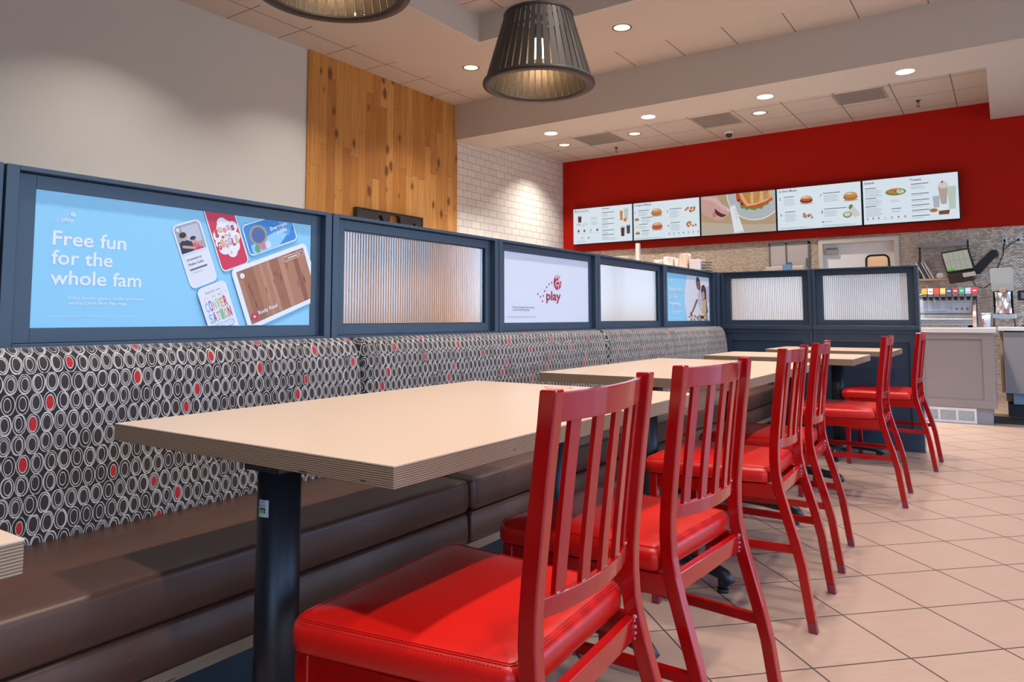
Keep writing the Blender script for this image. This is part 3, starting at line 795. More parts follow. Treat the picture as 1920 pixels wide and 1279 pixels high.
A.ell(5.86, 1.008, .045, .014, BLK)
A.tk = 'headline'
A.text('Family time', 5.151, 1.204, .034, W_, .270, bold=.02); A.text('at your', 5.152, 1.149, .034, W_, .172, bold=.02); A.text('fingertips', 5.154, 1.095, .034, W_, .232, bold=.02)
A.tk = 'body_text'; A.bar(5.206, 1.051, .205, .0045, W_); A.bar(5.206, 1.037, .15, .0045, W_)
A.bar(5.13, 1.0, .28, .0016, W_)
A.kind = 'round_mark'; emblem(A, 5.192, 1.283, .010, W_, SKY)
A.build('family_photo', R3)

# ------------------------------------------------------------------ booth benches
BACK = [(-2.062, .40), (-1.955, .40), (-1.952, .47), (-1.955, .58), (-1.963, .70), (-1.972, .80), (-1.980, .86), (-1.990, .893), (-2.006, .917), (-2.028, .930), (-2.050, .930), (-2.064, .922)]
def back_cushion(y0, y1, root):
    bm = new(); uvl = bm.loops.layers.uv.new('UVMap')
    r = .035; st = [0, .004, .012, .022, .035]
    ys = [y0+s for s in st]+[y0+.035+(y1-y0-.07)*i/6 for i in range(1, 6)]+[y1-s for s in st[::-1]]
    arc = [0]
    for p, q in zip(BACK, BACK[1:]): arc.append(arc[-1]+sqrt((p[0]-q[0])**2+(p[1]-q[1])**2))
    cx, cz = -2.062, .60
    rings = []
    for y in ys:
        t = min(y-y0, y1-y); k = 0 if t >= r else r-sqrt(max(0, r*r-(r-t)**2))
        ring = []
        for j, (x, z) in enumerate(BACK):
            nx = x-k*.75 if 0 < j < 10 else x; nz = z-(k*.7 if z > .85 else 0)
            nx = max(nx, -2.062) if x > -2.06 else x
            ring.append(bm.verts.new((nx, y, nz)))
        rings.append(ring)
    n = len(BACK)
    for i in range(len(rings)-1):
        for j in range(n-1):
            f = bm.faces.new([rings[i][j], rings[i+1][j], rings[i+1][j+1], rings[i][j+1]]); f.smooth = True
            for lp in f.loops:
                v = lp.vert; ii = i if v in rings[i] else i+1; jj = j if v in (rings[i][j], rings[i+1][j]) else j+1
                lp[uvl].uv = (ys[ii], arc[jj])
    for ring, yy in ((rings[0], y0), (rings[-1], y1)):
        f = bm.faces.new(ring); f.smooth = False
        for lp in f.loops: lp[uvl].uv = (yy+lp.vert.co.x-cx, lp.vert.co.z)
    return obj('back_cushion', bm, m_fabric, root)
def soft_prism(prof, y0, y1, r, name, mat, root, inset_x=None):
    """rounded ended upholstered block: profile (x,z) closed"""
    bm = new(); st = [0, r*.12, r*.4, r*.7, r]
    ys = [y0+s for s in st]+[y1-s for s in st[::-1]]
    cx = sum(p[0] for p in prof)/len(prof); cz = sum(p[1] for p in prof)/len(prof)
    hx = max(abs(p[0]-cx) for p in prof); hz = max(abs(p[1]-cz) for p in prof)
    rings = []
    for y in ys:
        t = min(y-y0, y1-y); k = 0 if t >= r else r-sqrt(max(0, r*r-(r-t)**2))
        rings.append([bm.verts.new((cx+(x-cx)*(1-k/hx), y, cz+(z-cz)*(1-k/hz))) for x, z in prof])
    n = len(prof)
    for a, b in zip(rings, rings[1:]):
        for j in range(n):
            f = bm.faces.new([a[j], a[(j+1) % n], b[(j+1) % n], b[j]]); f.smooth = True
    bm.faces.new(rings[0]); bm.faces.new(rings[-1])
    return obj(name, bm, mat, root)
SEAT = [(-1.950, .350), (-1.545, .347), (-1.534, .350), (-1.530, .358), (-1.527, .400), (-1.529, .438), (-1.531, .446), (-1.536, .4515), (-1.544, .4545), (-1.556, .4560), (-1.75, .463), (-1.950, .463)]
BASE = [(-1.950, .241), (-1.545, .241), (-1.536, .244), (-1.533, .252), (-1.531, .290), (-1.533, .334), (-1.537, .340), (-1.546, .3435), (-1.950, .3435)]
def bench(label, yb0, yb1, ys0, ys1):
    t = thing('booth_bench', label, 'bench', (0, 0, 0), 'upholstered booth bench sections along the divider')
    back_cushion(yb0+.004, yb1-.004, t)
    s = soft_prism(SEAT, ys0+.004, ys1-.004, .028, 'seat_cushion', m_leather, t)
    bm = new()
    for y in (ys0+.030, ys0+.036, ys1-.030, ys1-.036):
        tube(bm, [(-1.94, y, .4635), (-1.70, y, .4632), (-1.58, y, .4572), (-1.550, y, .4556), (-1.536, y, .4520), (-1.5295, y, .445), (-1.5265, y, .40), (-1.5295, y, .365)], .0007, 5)
    obj('stitching', bm, M('brown_thread', (.16, .10, .07), .7), s)
    soft_prism(BASE, ys0+.006, ys1-.006, .015, 'seat_base', m_leather, t)
    obj('plywood_plinth', box(new(), -1.95, -1.540, ys0+.002, ys1-.002, .210, .240), m_ply, t, .001)
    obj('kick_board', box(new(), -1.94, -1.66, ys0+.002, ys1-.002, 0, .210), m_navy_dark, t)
    return t
bench('booth bench section nearest the viewer with patterned back and brown leather seat', -.30, 1.915, -.30, 1.985)
bench('middle booth bench section with patterned back behind the second table', 1.915, 3.90, 1.985, 4.02)
bench('farthest booth bench section with patterned back ending at the corner', 3.90, 6.13, 4.02, 6.13)

# ------------------------------------------------------------------ tables
def table(label, x0, x1, y0, y1, cols, reach, rots, sticker=None):
    cx, cy = (x0+x1)/2, (y0+y1)/2
    t = thing('dining_table', label, 'table', (cx, cy, 0), 'plywood topped dining tables')
    X0, X1, Y0, Y1 = x0-cx, x1-cx, y0-cy, y1-cy
    tp = obj('table_top', box(new(), X0, X1, Y0, Y1, .733, .767), m_ply, t, .0015)
    bm = new(); box(bm, X0, X1, Y0, Y1, .7672, .7700)
    obj('laminate', bm, m_top, tp, .0006)
    for (cx_, cy_), rt in zip(cols, rots):
        a, b = cx_-cx, cy_-cy
        bm = new(); box(bm, a-.075, a+.075, b-.052, b+.052, .722, .7325); box(bm, a-.055, a+.055, b-.045, b+.045, .70, .722)
        obj('mounting_plate', bm, m_black, t, .004)
        bm = new(); cyl(bm, (a, b, .06), (a, b, .705), .044, .042, 36)
        c_ = obj('column', bm, m_black, t)
        lathe_bm = new(); lathe(lathe_bm, [(.060, 0), (.062, .02), (.052, .045), (.046, .055)], (a, b, .055), 28)
        obj('collar', lathe_bm, m_black, t)
        for k in range(4):
            ang = rt+k*pi/2; d = Vector((cos(ang), sin(ang), 0)); q = Vector((a, b, 0))
            bm = new()
            pts = [q+d*.03+Vector((0, 0, .090)), q+d*(reach*.5)+Vector((0, 0, .082)), q+d*(reach*.82)+Vector((0, 0, .072)), q+d*(reach*.93)+Vector((0, 0, .060)), q+d*(reach)+Vector((0, 0, .038))]
            tube(bm, pts, [.028, .026, .024, .023, .018], 14)
            lg = obj('leg', bm, m_black, t)
            e = q+d*(reach*.90)
            bm = new(); cyl(bm, (e.x, e.y, .012), (e.x, e.y, .058), .016, .018, 16); cyl(bm, (e.x, e.y, 0), (e.x, e.y, .012), .021, .021, 16)
            obj('foot_glide', bm, m_rubber, lg)
    return t
T1_ = table('nearest full dining table with its corner pointing at the viewer', -1.648, -.803, .845, 2.165, [(-1.222, .958), (-1.222, 2.02)], .36, [-.15, -.12])
table('second dining table along the booth, behind the nearest one', -1.665, -.815, 2.64, 3.95, [(-1.222, 2.75), (-1.222, 3.78)], .36, [-.2, -.1])
table('third dining table along the booth, a small two seat one', -1.57, -.715, 4.40, 5.00, [(-1.12, 4.66)], .28, [0.02])
table('farthest small dining table, right in front of the divider end', -1.49, -.655, 5.50, 6.10, [(-1.045, 5.75)], .28, [0.04])
table('dining table cut off at the lower left corner of the picture', -1.71, -.865, -.965, .355, [(-1.29, -.85), (-1.29, .24)], .30, [0, 0])
# label on the first column
bm = new(); ac = pi*1.5+.18
T1x, T1y = -1.222+1.2255, .958-1.505
def colpt(u, z, r=.0438): a = ac+u/.044; return (-1.222+r*cos(a), .958+r*sin(a), z)
def colpatch(u0, u1, z0, z1, r, m, bm_, mi):
    n = 6
    for i in range(n):
        a, b = u0+(u1-u0)*i/n, u0+(u1-u0)*(i+1)/n
        quad(bm_, [colpt(a, z0, r), colpt(b, z0, r), colpt(b, z1, r), colpt(a, z1, r)], mi)
lb = thing('column_sticker', 'small pale sticker with a green block on the nearest black table column', 'sticker')
bm = new()
colpatch(-.012, .012, .615, .648, .0443, None, bm, 0); colpatch(-.009, .005, .6225, .6325, .0446, None, bm, 1); colpatch(-.008, .003, .6225, .6295, .0449, None, bm, 2)
st = obj('sticker_face', bm, [PR('silver_label', (.50, .52, .58)), BLK, PR('label_green', (.12, .42, .05))], lb)
def col_text(body, u, z, h, w):
    cu = bpy.data.curves.new('t', 'FONT'); cu.body = body; cu.size = h/.7; cu.resolution_u = 2; cu.fill_mode = 'FRONT'
    ob = bpy.data.objects.new('t', cu); COL.objects.link(ob)
    dg = bpy.context.evaluated_depsgraph_get(); dg.update(); me = bpy.data.meshes.new_from_object(ob.evaluated_get(dg))
    xs = [v.co.x for v in me.vertices]; k = w/(max(xs)-min(xs)); bm_ = new()
    V = [bm_.verts.new(colpt(u+(v.co.x-min(xs))*k, z+v.co.y, .0447)) for v in me.vertices]
    for p in me.polygons: bm_.faces.new([V[i] for i in p.vertices])
    bpy.data.objects.remove(ob); bpy.data.curves.remove(cu); bpy.data.meshes.remove(me)
    return bm_
obj('lettering', col_text('FLAT', -.009, .6415, .005, .014), BLK, st); obj('lettering', col_text('NODE', -.009, .6345, .005, .014), BLK, st)
# red oval table markers (thin decals on the table tops)
for (x, y), lbl in (((-1.245, 2.09), 'thin red oval decal on the nearest table top behind the first chair'), ((-1.27, 3.85), 'thin red oval decal on the far end of the second table top')):
    bm = new(); n = 28
    for i in range(n):
        a, b = 2*pi*i/n, 2*pi*(i+1)/n
        quad(bm, [(x+.052*cos(a), y+.034*sin(a), .7703), (x+.052*cos(b), y+.034*sin(b), .7703), (x+.043*cos(b), y+.026*sin(b), .7703), (x+.043*cos(a), y+.026*sin(a), .7703)])
    tag(obj('table_decal', bm, PR('decal_red', (.70, .10, .07))), lbl, 'sticker', 'red oval table decals')

# ------------------------------------------------------------------ chairs
FR = [(.898, -.028), (.85, -.033), (.772, -.043), (.70, -.052), (.627, -.060), (.58, -.064), (.535, -.066), (.49, -.064), (.45, -.058), (.41, -.049), (.368, -.037), (.284, -.012), (.201, .010), (.10, .026), (.0, .041)]
BK = [(.898, .000), (.85, -.005), (.772, -.015), (.70, -.023), (.627, -.031), (.58, -.035), (.535, -.036), (.49, -.034), (.45, -.027), (.41, -.017), (.368, -.005), (.284, .020), (.201, .040), (.10, .055), (.0, .069)]
def uf(z, T=FR):
    for (z1, u1), (z0, u0) in zip(T, T[1:]):
        if z0 <= z <= z1: return u0+(u1-u0)*(z-z0)/(z1-z0)
    return T[0][1]
HW = .2075
def make_chair(label):
    t = thing('dining_chair', label, 'chair', (0, 0, 0), 'red slat back chairs in a row')
    # rear posts that run down into the rear legs
    for s in (-1, 1):
        y0, y1 = (-HW, -HW+.027) if s < 0 else (HW-.027, HW)
        cut = .034
        prof = [(uf(z), z) for z, _ in FR if z > cut]+[(uf(cut), cut), (uf(cut, BK), cut)]+[(uf(z, BK), z) for z, _ in BK[::-1] if z > cut]
        p = obj('rear_post', prism(new(), prof, y0, y1), m_red, t, .003)
        prof = [(uf(cut)+.0006, cut), (uf(0)+.0006, 0), (uf(0, BK)-.0006, 0), (uf(cut, BK)-.0006, cut)]
        obj('foot_cap', prism(new(), prof, y0+.0006, y1-.0006), m_redcap, p, .002)
    for s in (-1, 1):
        yc = s*.222
        l_ = obj('front_leg', box(new(), -.474, -.446, yc-.014, yc+.014, .034, .450), m_red, t, .003)
        obj('foot_cap', box(new(), -.4735, -.4465, yc-.0135, yc+.0135, 0, .034), m_redcap, l_, .002)
    # seat
    def outline(ins):
        hf, hr = .243-ins, .208-ins; uF, uR = -.500+ins, -.066-ins
        rF, rR = max(.045-ins, .008), max(.026-ins, .006)
        pts = []
        for (cx, cy, r, st) in ((uF+rF, -hf+rF, rF, pi), (uR-rR, -hr+rR, rR, 1.5*pi), (uR-rR, hr-rR, rR, 0), (uF+rF, hf-rF, rF, .5*pi)):
            for i in range(7):
                a = st+i*pi/12; pts.append((cx+r*cos(a), cy+r*sin(a)))
        return pts
    bm = new(); rings = []
    for ins, z in ((.012, .450), (.003, .453), (.0, .460), (.0, .483), (.002, .490), (.007, .4965), (.014, .5005), (.030, .5045), (.065, .5090), (.11, .5115), (.16, .5125)):
        rings.append([bm.verts.new((x, y, z)) for x, y in outline(ins)])
    n = len(rings[0])
    for a, b in zip(rings, rings[1:]):
        for i in range(n):
            f = bm.faces.new([a[i], a[(i+1) % n], b[(i+1) % n], b[i]]); f.smooth = True
    bm.faces.new(rings[0]); f = bm.faces.new(rings[-1]); f.smooth = True
    seat = obj('seat', bm, m_redseat, t)
    bm = new()
    for ins, z, r in ((.0115, .4998, .0011), (.0150, .5015, .0011)):
        pts = [(x, y, z) for x, y in outline(ins)]
        tube(bm, pts+[pts[0]], r, 6)
    obj('seam_piping', bm, m_redseat, seat)
    bm = new(); pts = outline(.0065); m_ = len(pts)
    L_ = 0; acc = []
    for i in range(m_):
        p, q = Vector(pts[i]+(0,)), Vector(pts[(i+1) % m_]+(0,)); d = (q-p).length; k = 0
        while L_+.0065*1 <= d+L_ and k*.0065 < d:
            v = p.lerp(q, k*.0065/d); w_ = p.lerp(q, min(1, (k*.0065+.0032)/d))
            if (w_-v).length > .002: tube(bm, [(v.x, v.y, .4966), (w_.x, w_.y, .4966)], .0006, 4)
            k += 1
    obj('stitching', bm, M('dark_red_thread', (.22, .01, .01), .6), seat)
    # seat frame
    bm = new()
    for s in (-1, 1):
        a0, a1 = s*.222, s*(HW-.0135); w = .010
        v = [(-.446, a0-w), (uf(.43)+.002, a1-w), (uf(.43)+.002, a1+w), (-.446, a0+w)]
        prism(bm, v, .405, .449, 'z')
    box(bm, -.470, -.450, -.208, .208, .405, .449)
    obj('seat_frame', bm, m_red, t, .002)
    bm = new(); u0 = -.055
    box(bm, u0, u0+.018, -HW+.026, HW-.026, .408, .449)
    obj('rear_rail', bm, m_red, t, .002)
    bm = new()
    for s in (-1, 1):
        for z in (.410, .420, .431, .442, .449):
            bmesh.ops.create_icosphere(bm, subdivisions=1, radius=.0035+.0012*random.random(), matrix=Matrix.Translation((u0+.016+.003*random.random(), s*(HW-.028), z)))
    obj('weld', bm, m_weld, t)
    # side stretchers
    for s in (-1, 1):
        bm = new(); a0, a1 = s*.222, s*(HW-.0135); w = .009
        prism(bm, [(-.447, a0-w), (uf(.25)+.006, a1-w), (uf(.25)+.006, a1+w), (-.447, a0+w)], .237, .261, 'z')
        obj('side_stretcher', bm, m_red, t, .002)
    # curved rails
    def bow(y, z):
        k = 1-(y/(HW-.02))**2; return (uf(z)+uf(z, BK))/2-.008+.033*max(0, k)
    def rail(z0, z1, th, name):
        bm = new(); R = []
        for i in range(21):
            y = -HW+.024+(2*HW-.048)*i/20; row = []
            for z, e in ((z0, 0), (z0, th), (z1, th), (z1, 0)): row.append(bm.verts.new((bow(y, z)+e-th/2, y, z)))
            R.append(row)
        for a, b in zip(R, R[1:]):
            for j in range(4):
                f = bm.faces.new([a[j], a[(j+1) % 4], b[(j+1) % 4], b[j]])
        bm.faces.new(R[0]); bm.faces.new(R[-1][::-1])
        return obj(name, bm, m_red, t, .0015)
    rail(.848, .892, .013, 'top_rail'); rail(.562, .592, .013, 'lower_rail')
    bm = new()
    for k in range(5):
        y = -HW+.0135+(2*HW-.027)*(k+1)/6
        for j in range(4):
            bmesh.ops.create_icosphere(bm, subdivisions=1, radius=.0022+.001*random.random(), matrix=Matrix.Translation((bow(y, .59)+.003, y-.009+.006*j, .5925)))
        b2 = new(); R = []
        for i in range(7):
            z = .590+(.850-.590)*i/6; row = []
            dy = .001
            sl = (bow(y+dy, z)-bow(y-dy, z))/(2*dy)
            for yy, e in ((-.0125, -.0045), (.0125, -.0045), (.0125, .0045), (-.0125, .0045)):
                row.append(b2.verts.new((bow(y, z)+sl*yy*.8+e, y+yy, z)))
            R.append(row)
        for a, b in zip(R, R[1:]):
            for j in range(4): b2.faces.new([a[j], a[(j+1) % 4], b[(j+1) % 4], b[j]])
        b2.faces.new(R[0]); b2.faces.new(R[-1][::-1])
        obj('back_slat', b2, m_red, t, .001)
    obj('weld', bm, m_weld, t)
    return t
CH = [(-0.545, 0.885+HW, 0.072, 'red slat back chair nearest the viewer, at the closest table'),
      (-0.5625, 1.49+HW, -0.06, 'second red slat back chair from the viewer, at the far end of the closest table'),
      (-0.616, 2.49+HW, 0.043, 'third red slat back chair from the viewer, at the near end of the second table'),
      (-0.65, 3.125+HW, 0.075, 'fourth red slat back chair from the viewer, overlapping the third one'),
      (-0.547, 4.36+HW, 0.036, 'fifth red slat back chair, at the small third table'),
      (-0.477, 5.49+HW, -0.012, 'farthest red slat back chair, beside the divider end and the walkway')]
c0 = make_chair(CH[0][3])
for i, (x, y, rz, lb_) in enumerate(CH):
    o = c0 if i == 0 else copy_tree(c0)
    o.location = (x, y, 0); o.rotation_euler = (0, 0, rz); o['label'] = lb_

# small crumb on the floor
bm = new(); bmesh.ops.create_icosphere(bm, subdivisions=2, radius=.014, matrix=Matrix.Translation((-.87, 3.63, .009)) @ Matrix.Diagonal((1.3, .8, .6, 1)))
for v in bm.verts: v.co += Vector((random.uniform(-.003, .003), random.uniform(-.003, .003), random.uniform(-.001, .002)))
tag(obj('food_crumb', bm, M('fried_crumb', (.62, .42, .16), .7)), 'small golden crumb lying on the floor under the second table', 'crumb')

# ------------------------------------------------------------------ pendants and ceiling fittings
def make_pendant(label):
    t = thing('pendant_lamp', label, 'lamp', (0, 0, 0), 'dark slatted pendant lamps hanging from the tray ceiling')
    RB_, RT_, H = .325, .205, .43
    bm = new(); lathe(bm, [(RB_-.045, 0), (RB_+.012, 0), (RB_+.014, .006), (RB_+.012, .020), (RB_-.004, .024), (RB_-.014, .014), (RB_-.045, .010)], (0, 0, 0), 64, close=True)
    obj('bottom_ring', bm, m_bronze, t)
    bm = new(); lathe(bm, [(RT_-.012, H-.012), (RT_+.006, H-.012), (RT_+.009, H), (RT_+.004, H+.010), (RT_-.012, H+.008)], (0, 0, 0), 56, close=True)
    obj('top_ring', bm, m_bronze, t)
    bm = new(); N = 44
    for k in range(N):
        a = 2*pi*k/N; hw = pi/N*.80
        V = []
        for r, z in ((RB_, .012), (RT_, H)):
            for e in (-.0025, .0025):
                for s in (-1, 1):
                    rr = (r+e)/cos(hw*.5); V.append(bm.verts.new((rr*cos(a+s*hw), rr*sin(a+s*hw), z)))
        # order: bottom inner(-,+), bottom outer(-,+), top inner, top outer
        bi0, bi1, bo0, bo1, ti0, ti1, to0, to1 = V
        for q, mi in (((bo0, bo1, to1, to0), 0), ((bi0, ti0, ti1, bi1), 1), ((bi0, bo0, to0, ti0), 0), ((bi1, ti1, to1, bo1), 0), ((bi0, bi1, bo1, bo0), 0), ((ti0, to0, to1, ti1), 0)):
            f = bm.faces.new(q); f.material_index = mi
    obj('slats', bm, [m_bronze, m_bronze_in], t)
    bm = new(); tube(bm, [(0, 0, H-.10), (0, 0, 1.862)], .008, 10); box(bm, -RT_+.005, RT_-.005, -.010, .010, H-.006, H+.002); box(bm, -.010, .010, -RT_+.005, RT_-.005, H-.006, H+.002)
    obj('cord', bm, m_bronze, t)
    bm = new(); lathe(bm, [(.001, 1.866), (.06, 1.866), (.06, 1.846), (.001, 1.838)], (0, 0, 0), 24); obj('ceiling_rose', bm, m_bronze, t)
    bm = new(); cyl(bm, (0, 0, H-.14), (0, 0, H-.05), .03, .026, 20); obj('socket', bm, m_bronze, t)
    bm = new(); lathe(bm, [(.001, -.075), (.030, -.070), (.052, -.048), (.060, -.015), (.055, .012), (.030, .04), (.022, .052), (.001, .055)], (0, 0, H-.185), 24)
    obj('bulb', bm, EM('bulb_glow', (1, .84, .6), 9), t)
    l = bpy.data.lights.new('pendant_light', 'POINT'); l.energy = 3.5; l.color = (1, .80, .55); l.shadow_soft_size = .05
    o = link(bpy.data.objects.new('pendant_light', l)); o.parent = t; o.location = (0, 0, H-.30)
    return t
pn = make_pendant('dark slatted pendant lamp shown whole at the top centre'); pn.location = (-2.275, 3.615, 2.40)
p2_ = copy_tree(pn); p2_.location = (-2.33, 2.04, 2.40); p2_['label'] = 'dark slatted pendant lamp cut off at the top edge, only its rim showing'

def make_downlight(power, rim, col):
    t = thing('recessed_downlight', '', 'light', (0, 0, 0), 'round recessed ceiling downlights')
    bm = new(); lathe(bm, [(.082, .002), (.098, -.004), (.100, 0), (.084, .012)], (0, 0, 0), 32, close=True); obj('trim_ring', bm, rim, t)
    bm = new(); lathe(bm, [(.001, -.001), (.084, -.001), (.084, -.0005), (.001, -.0005)], (0, 0, 0), 32); obj('lens', bm, EM('lens_%s' % col[0], col[1], col[2]), t)
    l = bpy.data.lights.new('downlight', 'AREA'); l.shape = 'DISK'; l.size = .16; l.energy = power; l.color = col[1]; l.spread = radians(110)
    o = link(bpy.data.objects.new('downlight', l)); o.parent = t; o.location = (0, 0, -.008)
    return t
WARM = ('warm', (1, .89, .77), 1.25); HOT = ('bright', (1, .93, .84), 5.0)
def place_lights(proto, spots):
    for i, (x, y, z, lb_) in enumerate(spots):
        o = proto if i == 0 else copy_tree(proto)
        o.location = (x, y, z); o['label'] = lb_
place_lights(make_downlight(22, m_bronze, WARM), [
    (-5.12, 6.63, ZC, 'recessed downlight in the soffit above the wood wall, left of the whole pendant'),
    (-3.126, 6.57, ZC, 'recessed downlight in the soffit right of the whole pendant'),
    (-5.14, 4.83, ZC, 'recessed downlight half hidden by the cut off pendant rim'),
    (-1.10, 6.57, ZC, 'recessed downlight in the soffit outside the top of the picture'),
    (-5.14, 3.0, ZC, 'recessed downlight by the left wall above the picture')])
place_lights(make_downlight(52, m_white, HOT), [
    (-4.94, 8.15, 3.47, 'glowing downlight at the left end of the beam row'),
    (-3.54, 8.15, 3.47, 'second glowing downlight from the left in the beam row'),
    (-2.13, 8.14, 3.47, 'third glowing downlight from the left in the beam row'),
    (-.738, 8.10, 3.47, 'glowing downlight at the right end of the beam row')])
place_lights(make_downlight(32, m_bronze, WARM), [
    (-5.576, 9.60, 3.69, 'dark rimmed downlight over the counter, left of the first vent'),
    (-4.383, 9.59, 3.69, 'dark rimmed downlight over the counter between the first and second vents'),
    (-2.574, 9.54, 3.69, 'dark rimmed downlight over the counter right of the second vent')])
TRAY_ADDED = [(x, y) for x in (-1.05, .75) for y in (.2, 1.9, 3.6, 5.3)]  # extra downlights out of view, added to brighten the tables below
place_lights(make_downlight(23, m_white, ('tray', (1, .925, .84), 3.0)), [(x, y, 4.266, 'added downlight in the raised tray ceiling, out of view, brightening the tables') for x, y in TRAY_ADDED])
def vent(x0, x1, y0, y1, lb_):
    t = thing('ceiling_vent', lb_, 'vent', ((x0+x1)/2, (y0+y1)/2, 3.69), 'square grey ceiling vents over the counter')
    a, b = (x1-x0)/2, (y1-y0)/2
    bm = new(); box(bm, -a, a, -b, b, -.004, 0); obj('plate', bm, m_vent, t)
    bm = new(); n = 12
    for i in range(n): yy = -b+.03+(2*b-.06)*i/(n-1); box(bm, -a+.03, a-.03, yy-.008, yy+.008, -.010, -.0045)
    obj('louvres', bm, m_vent, t)
vent(-5.258, -4.656, 9.30, 9.86, 'grey ceiling vent at the left, nearest the white tile wall')
vent(-3.435, -2.880, 9.28, 9.85, 'grey ceiling vent in the middle of the three')
vent(-1.650, -1.075, 9.26, 9.76, 'grey ceiling vent at the right, above the salads menu')
def sprinkler(x, y, lb_):
    t = thing('sprinkler', lb_, 'sprinkler', (x, y, 3.69), 'small ceiling sprinklers')
    bm = new(); lathe(bm, [(.001, 0), (.03, 0), (.03, -.006), (.012, -.012), (.012, -.03), (.001, -.03)], (0, 0, 0), 16); obj('body', bm, m_bronze, t)
    bm = new(); tube(bm, [(-.010, 0, -.03), (-.018, 0, -.05), (0, 0, -.075)], .003, 6); tube(bm, [(.010, 0, -.03), (.018, 0, -.05), (0, 0, -.075)], .003, 6)
    lathe(bm, [(.001, -.075), (.022, -.076), (.022, -.079), (.001, -.080)], (0, 0, 0), 12); obj('deflector', bm, m_bronze, t)
sprinkler(-4.98, 10.20, 'tiny sprinkler hanging from the ceiling above the drinks menu')
sprinkler(-.793, 10.10, 'tiny sprinkler hanging from the ceiling above the treats menu')
t = thing('security_camera', 'white dome camera with black eye on the ceiling above the menus', 'camera', (-3.19, 10.20, 3.69))
bm = new(); lathe(bm, [(.001, 0), (.065, 0), (.065, -.03), (.05, -.05), (.001, -.05)], (0, 0, 0), 24); obj('mount', bm, m_white, t)
bm = new(); lathe(bm, [(.046, -.048), (.046, -.062), (.038, -.085), (.02, -.100), (.001, -.104)], (0, 0, 0), 24); obj('dome', bm, m_screenblack, t)
t = thing('emergency_light', 'small pale box fitting tucked under the beam edge over the counter', 'light fitting', (-2.16, 8.62, 3.69))
obj('body', box(new(), -.16, .12, -.05, .05, -.05, 0), m_ceil, t, .01)
obj('lens', box(new(), .15, .19, -.02, .02, -.03, 0), M('green_grey', (.2, .24, .2), .4), t, .004)

# ------------------------------------------------------------------ sign on the wood wall (only its upper part clears the divider)
t = thing('wall_sign', 'dark cut out metal sign on the knotty wood wall, seen over the divider', 'sign')
bm = new(); y0, y1, z0, z1 = 5.855, 6.955, 1.62, 2.285
xs0, xs1 = LX+.045, LX+.085
# panel with openings built as strips around trapezoid holes
holes = [(6.135, 6.295, 2.245), (6.365, 6.575, 2.268), (6.735, 6.895, 2.205)]
cur = y0
for a, b, h in holes:
    box(bm, xs0, xs1, cur, a, z0, z1); n = 12
    for i in range(n):
        p, q = a+(b-a)*i/n, a+(b-a)*(i+1)/n
        m_ = ((p+q)/2-(a+b)/2)/((b-a)/2); pw_ = 2 if b-a < .19 else 8
        hh = h-.16*abs(m_)**pw_
        box(bm, xs0, xs1, p, q, hh, z1)
    box(bm, xs0, xs1, a, b, z0, z0+.06); cur = b
box(bm, xs0, xs1, cur, y1, z0, z1)
bmesh.ops.remove_doubles(bm, verts=bm.verts, dist=1e-5)
obj('face', bm, m_charcoal, t)
bm = new(); box(bm, LX+.02, xs1+.008, y0-.02, y0, z0, z1+.01); box(bm, LX+.02, xs1+.008, y1, y1+.02, z0, z1+.01); box(bm, LX+.02, xs1+.008, y0, y1, z1, z1+.01)
obj('edge_return', bm, m_charcoal, t)

# ------------------------------------------------------------------ menu boards
SB = EM('menu_white', (.70, .79, .87), 1.0); ST = EM('menu_ink', (.05, .06, .08), .9); SG = EM('menu_grey', (.42, .48, .56), .85)
def E2(n, c, s=.85): return EM('menu_'+n, c, s)
BUN = E2('bun', (.62, .26, .07)); BUN2 = E2('bun_light', (.78, .48, .22)); CHK = E2('chicken', (.50, .17, .035)); CHK2 = E2('chicken_light', (.66, .27, .06)); LET = E2('lettuce', (.13, .30, .06)); TOM = E2('tomato', (.60, .09, .03))
COLA = E2('cola', (.10, .02, .015)); TEA = E2('tea', (.66, .26, .06)); GLS = E2('glass_green', (.55, .68, .60)); PLATE = E2('plate', (.50, .54, .58)); SH = E2('soft_shadow', (.52, .60, .68))
DG = E2('deep_green', (.05, .22, .12)); BRN = E2('brown', (.25, .07, .03)); TEAL = E2('teal', (.05, .40, .36)); CREAM = E2('cream', (.74, .70, .66)); REDD = E2('dot_red', (.55, .05, .05)); WH = E2('pure_white', (.85, .90, .95))
MXY = [(-6.000, -4.900), (-4.893, -3.785), (-3.778, -2.664), (-2.657, -1.544), (-1.537, -.424)]
MZ0, MZ1 = 2.232, 2.845
MY = 10.60
def menu(i, label):
    x0, x1 = MXY[i]
    t = thing('menu_screen', label, 'screen', (0, 0, 0), 'row of five menu screens on the red wall')
    obj('casing', box(new(), x0, x1, MY, MY+.098, MZ0, MZ1), m_screenblack, t, .003)
    b = .010
    obj('display', box(new(), x0+b, x1-b, MY-.002, MY, MZ0+b, MZ1-b), SB, t)
    A = Art('-y', MY-.002, (x0+b+.001, x1-b-.001, MZ0+b+.001, MZ1-b-.001))
    W, H = x1-x0, MZ1-MZ0
    A.X = lambda u: x0+u*W
    A.Z = lambda v: MZ1-v*H
    A.U = W; A.H = H
    return t, A
def bars(A, u, v, n, w, dv=.028, h=.006, m=SG):
    for k in range(n): A.bar(A.X(u), A.Z(v+k*dv), A.U*w*(1 if k % 3 else .82), A.H*h*1.4, m)
def head(A, u, v, w=.11): A.bar(A.X(u), A.Z(v), A.U*w, A.H*.014, ST)
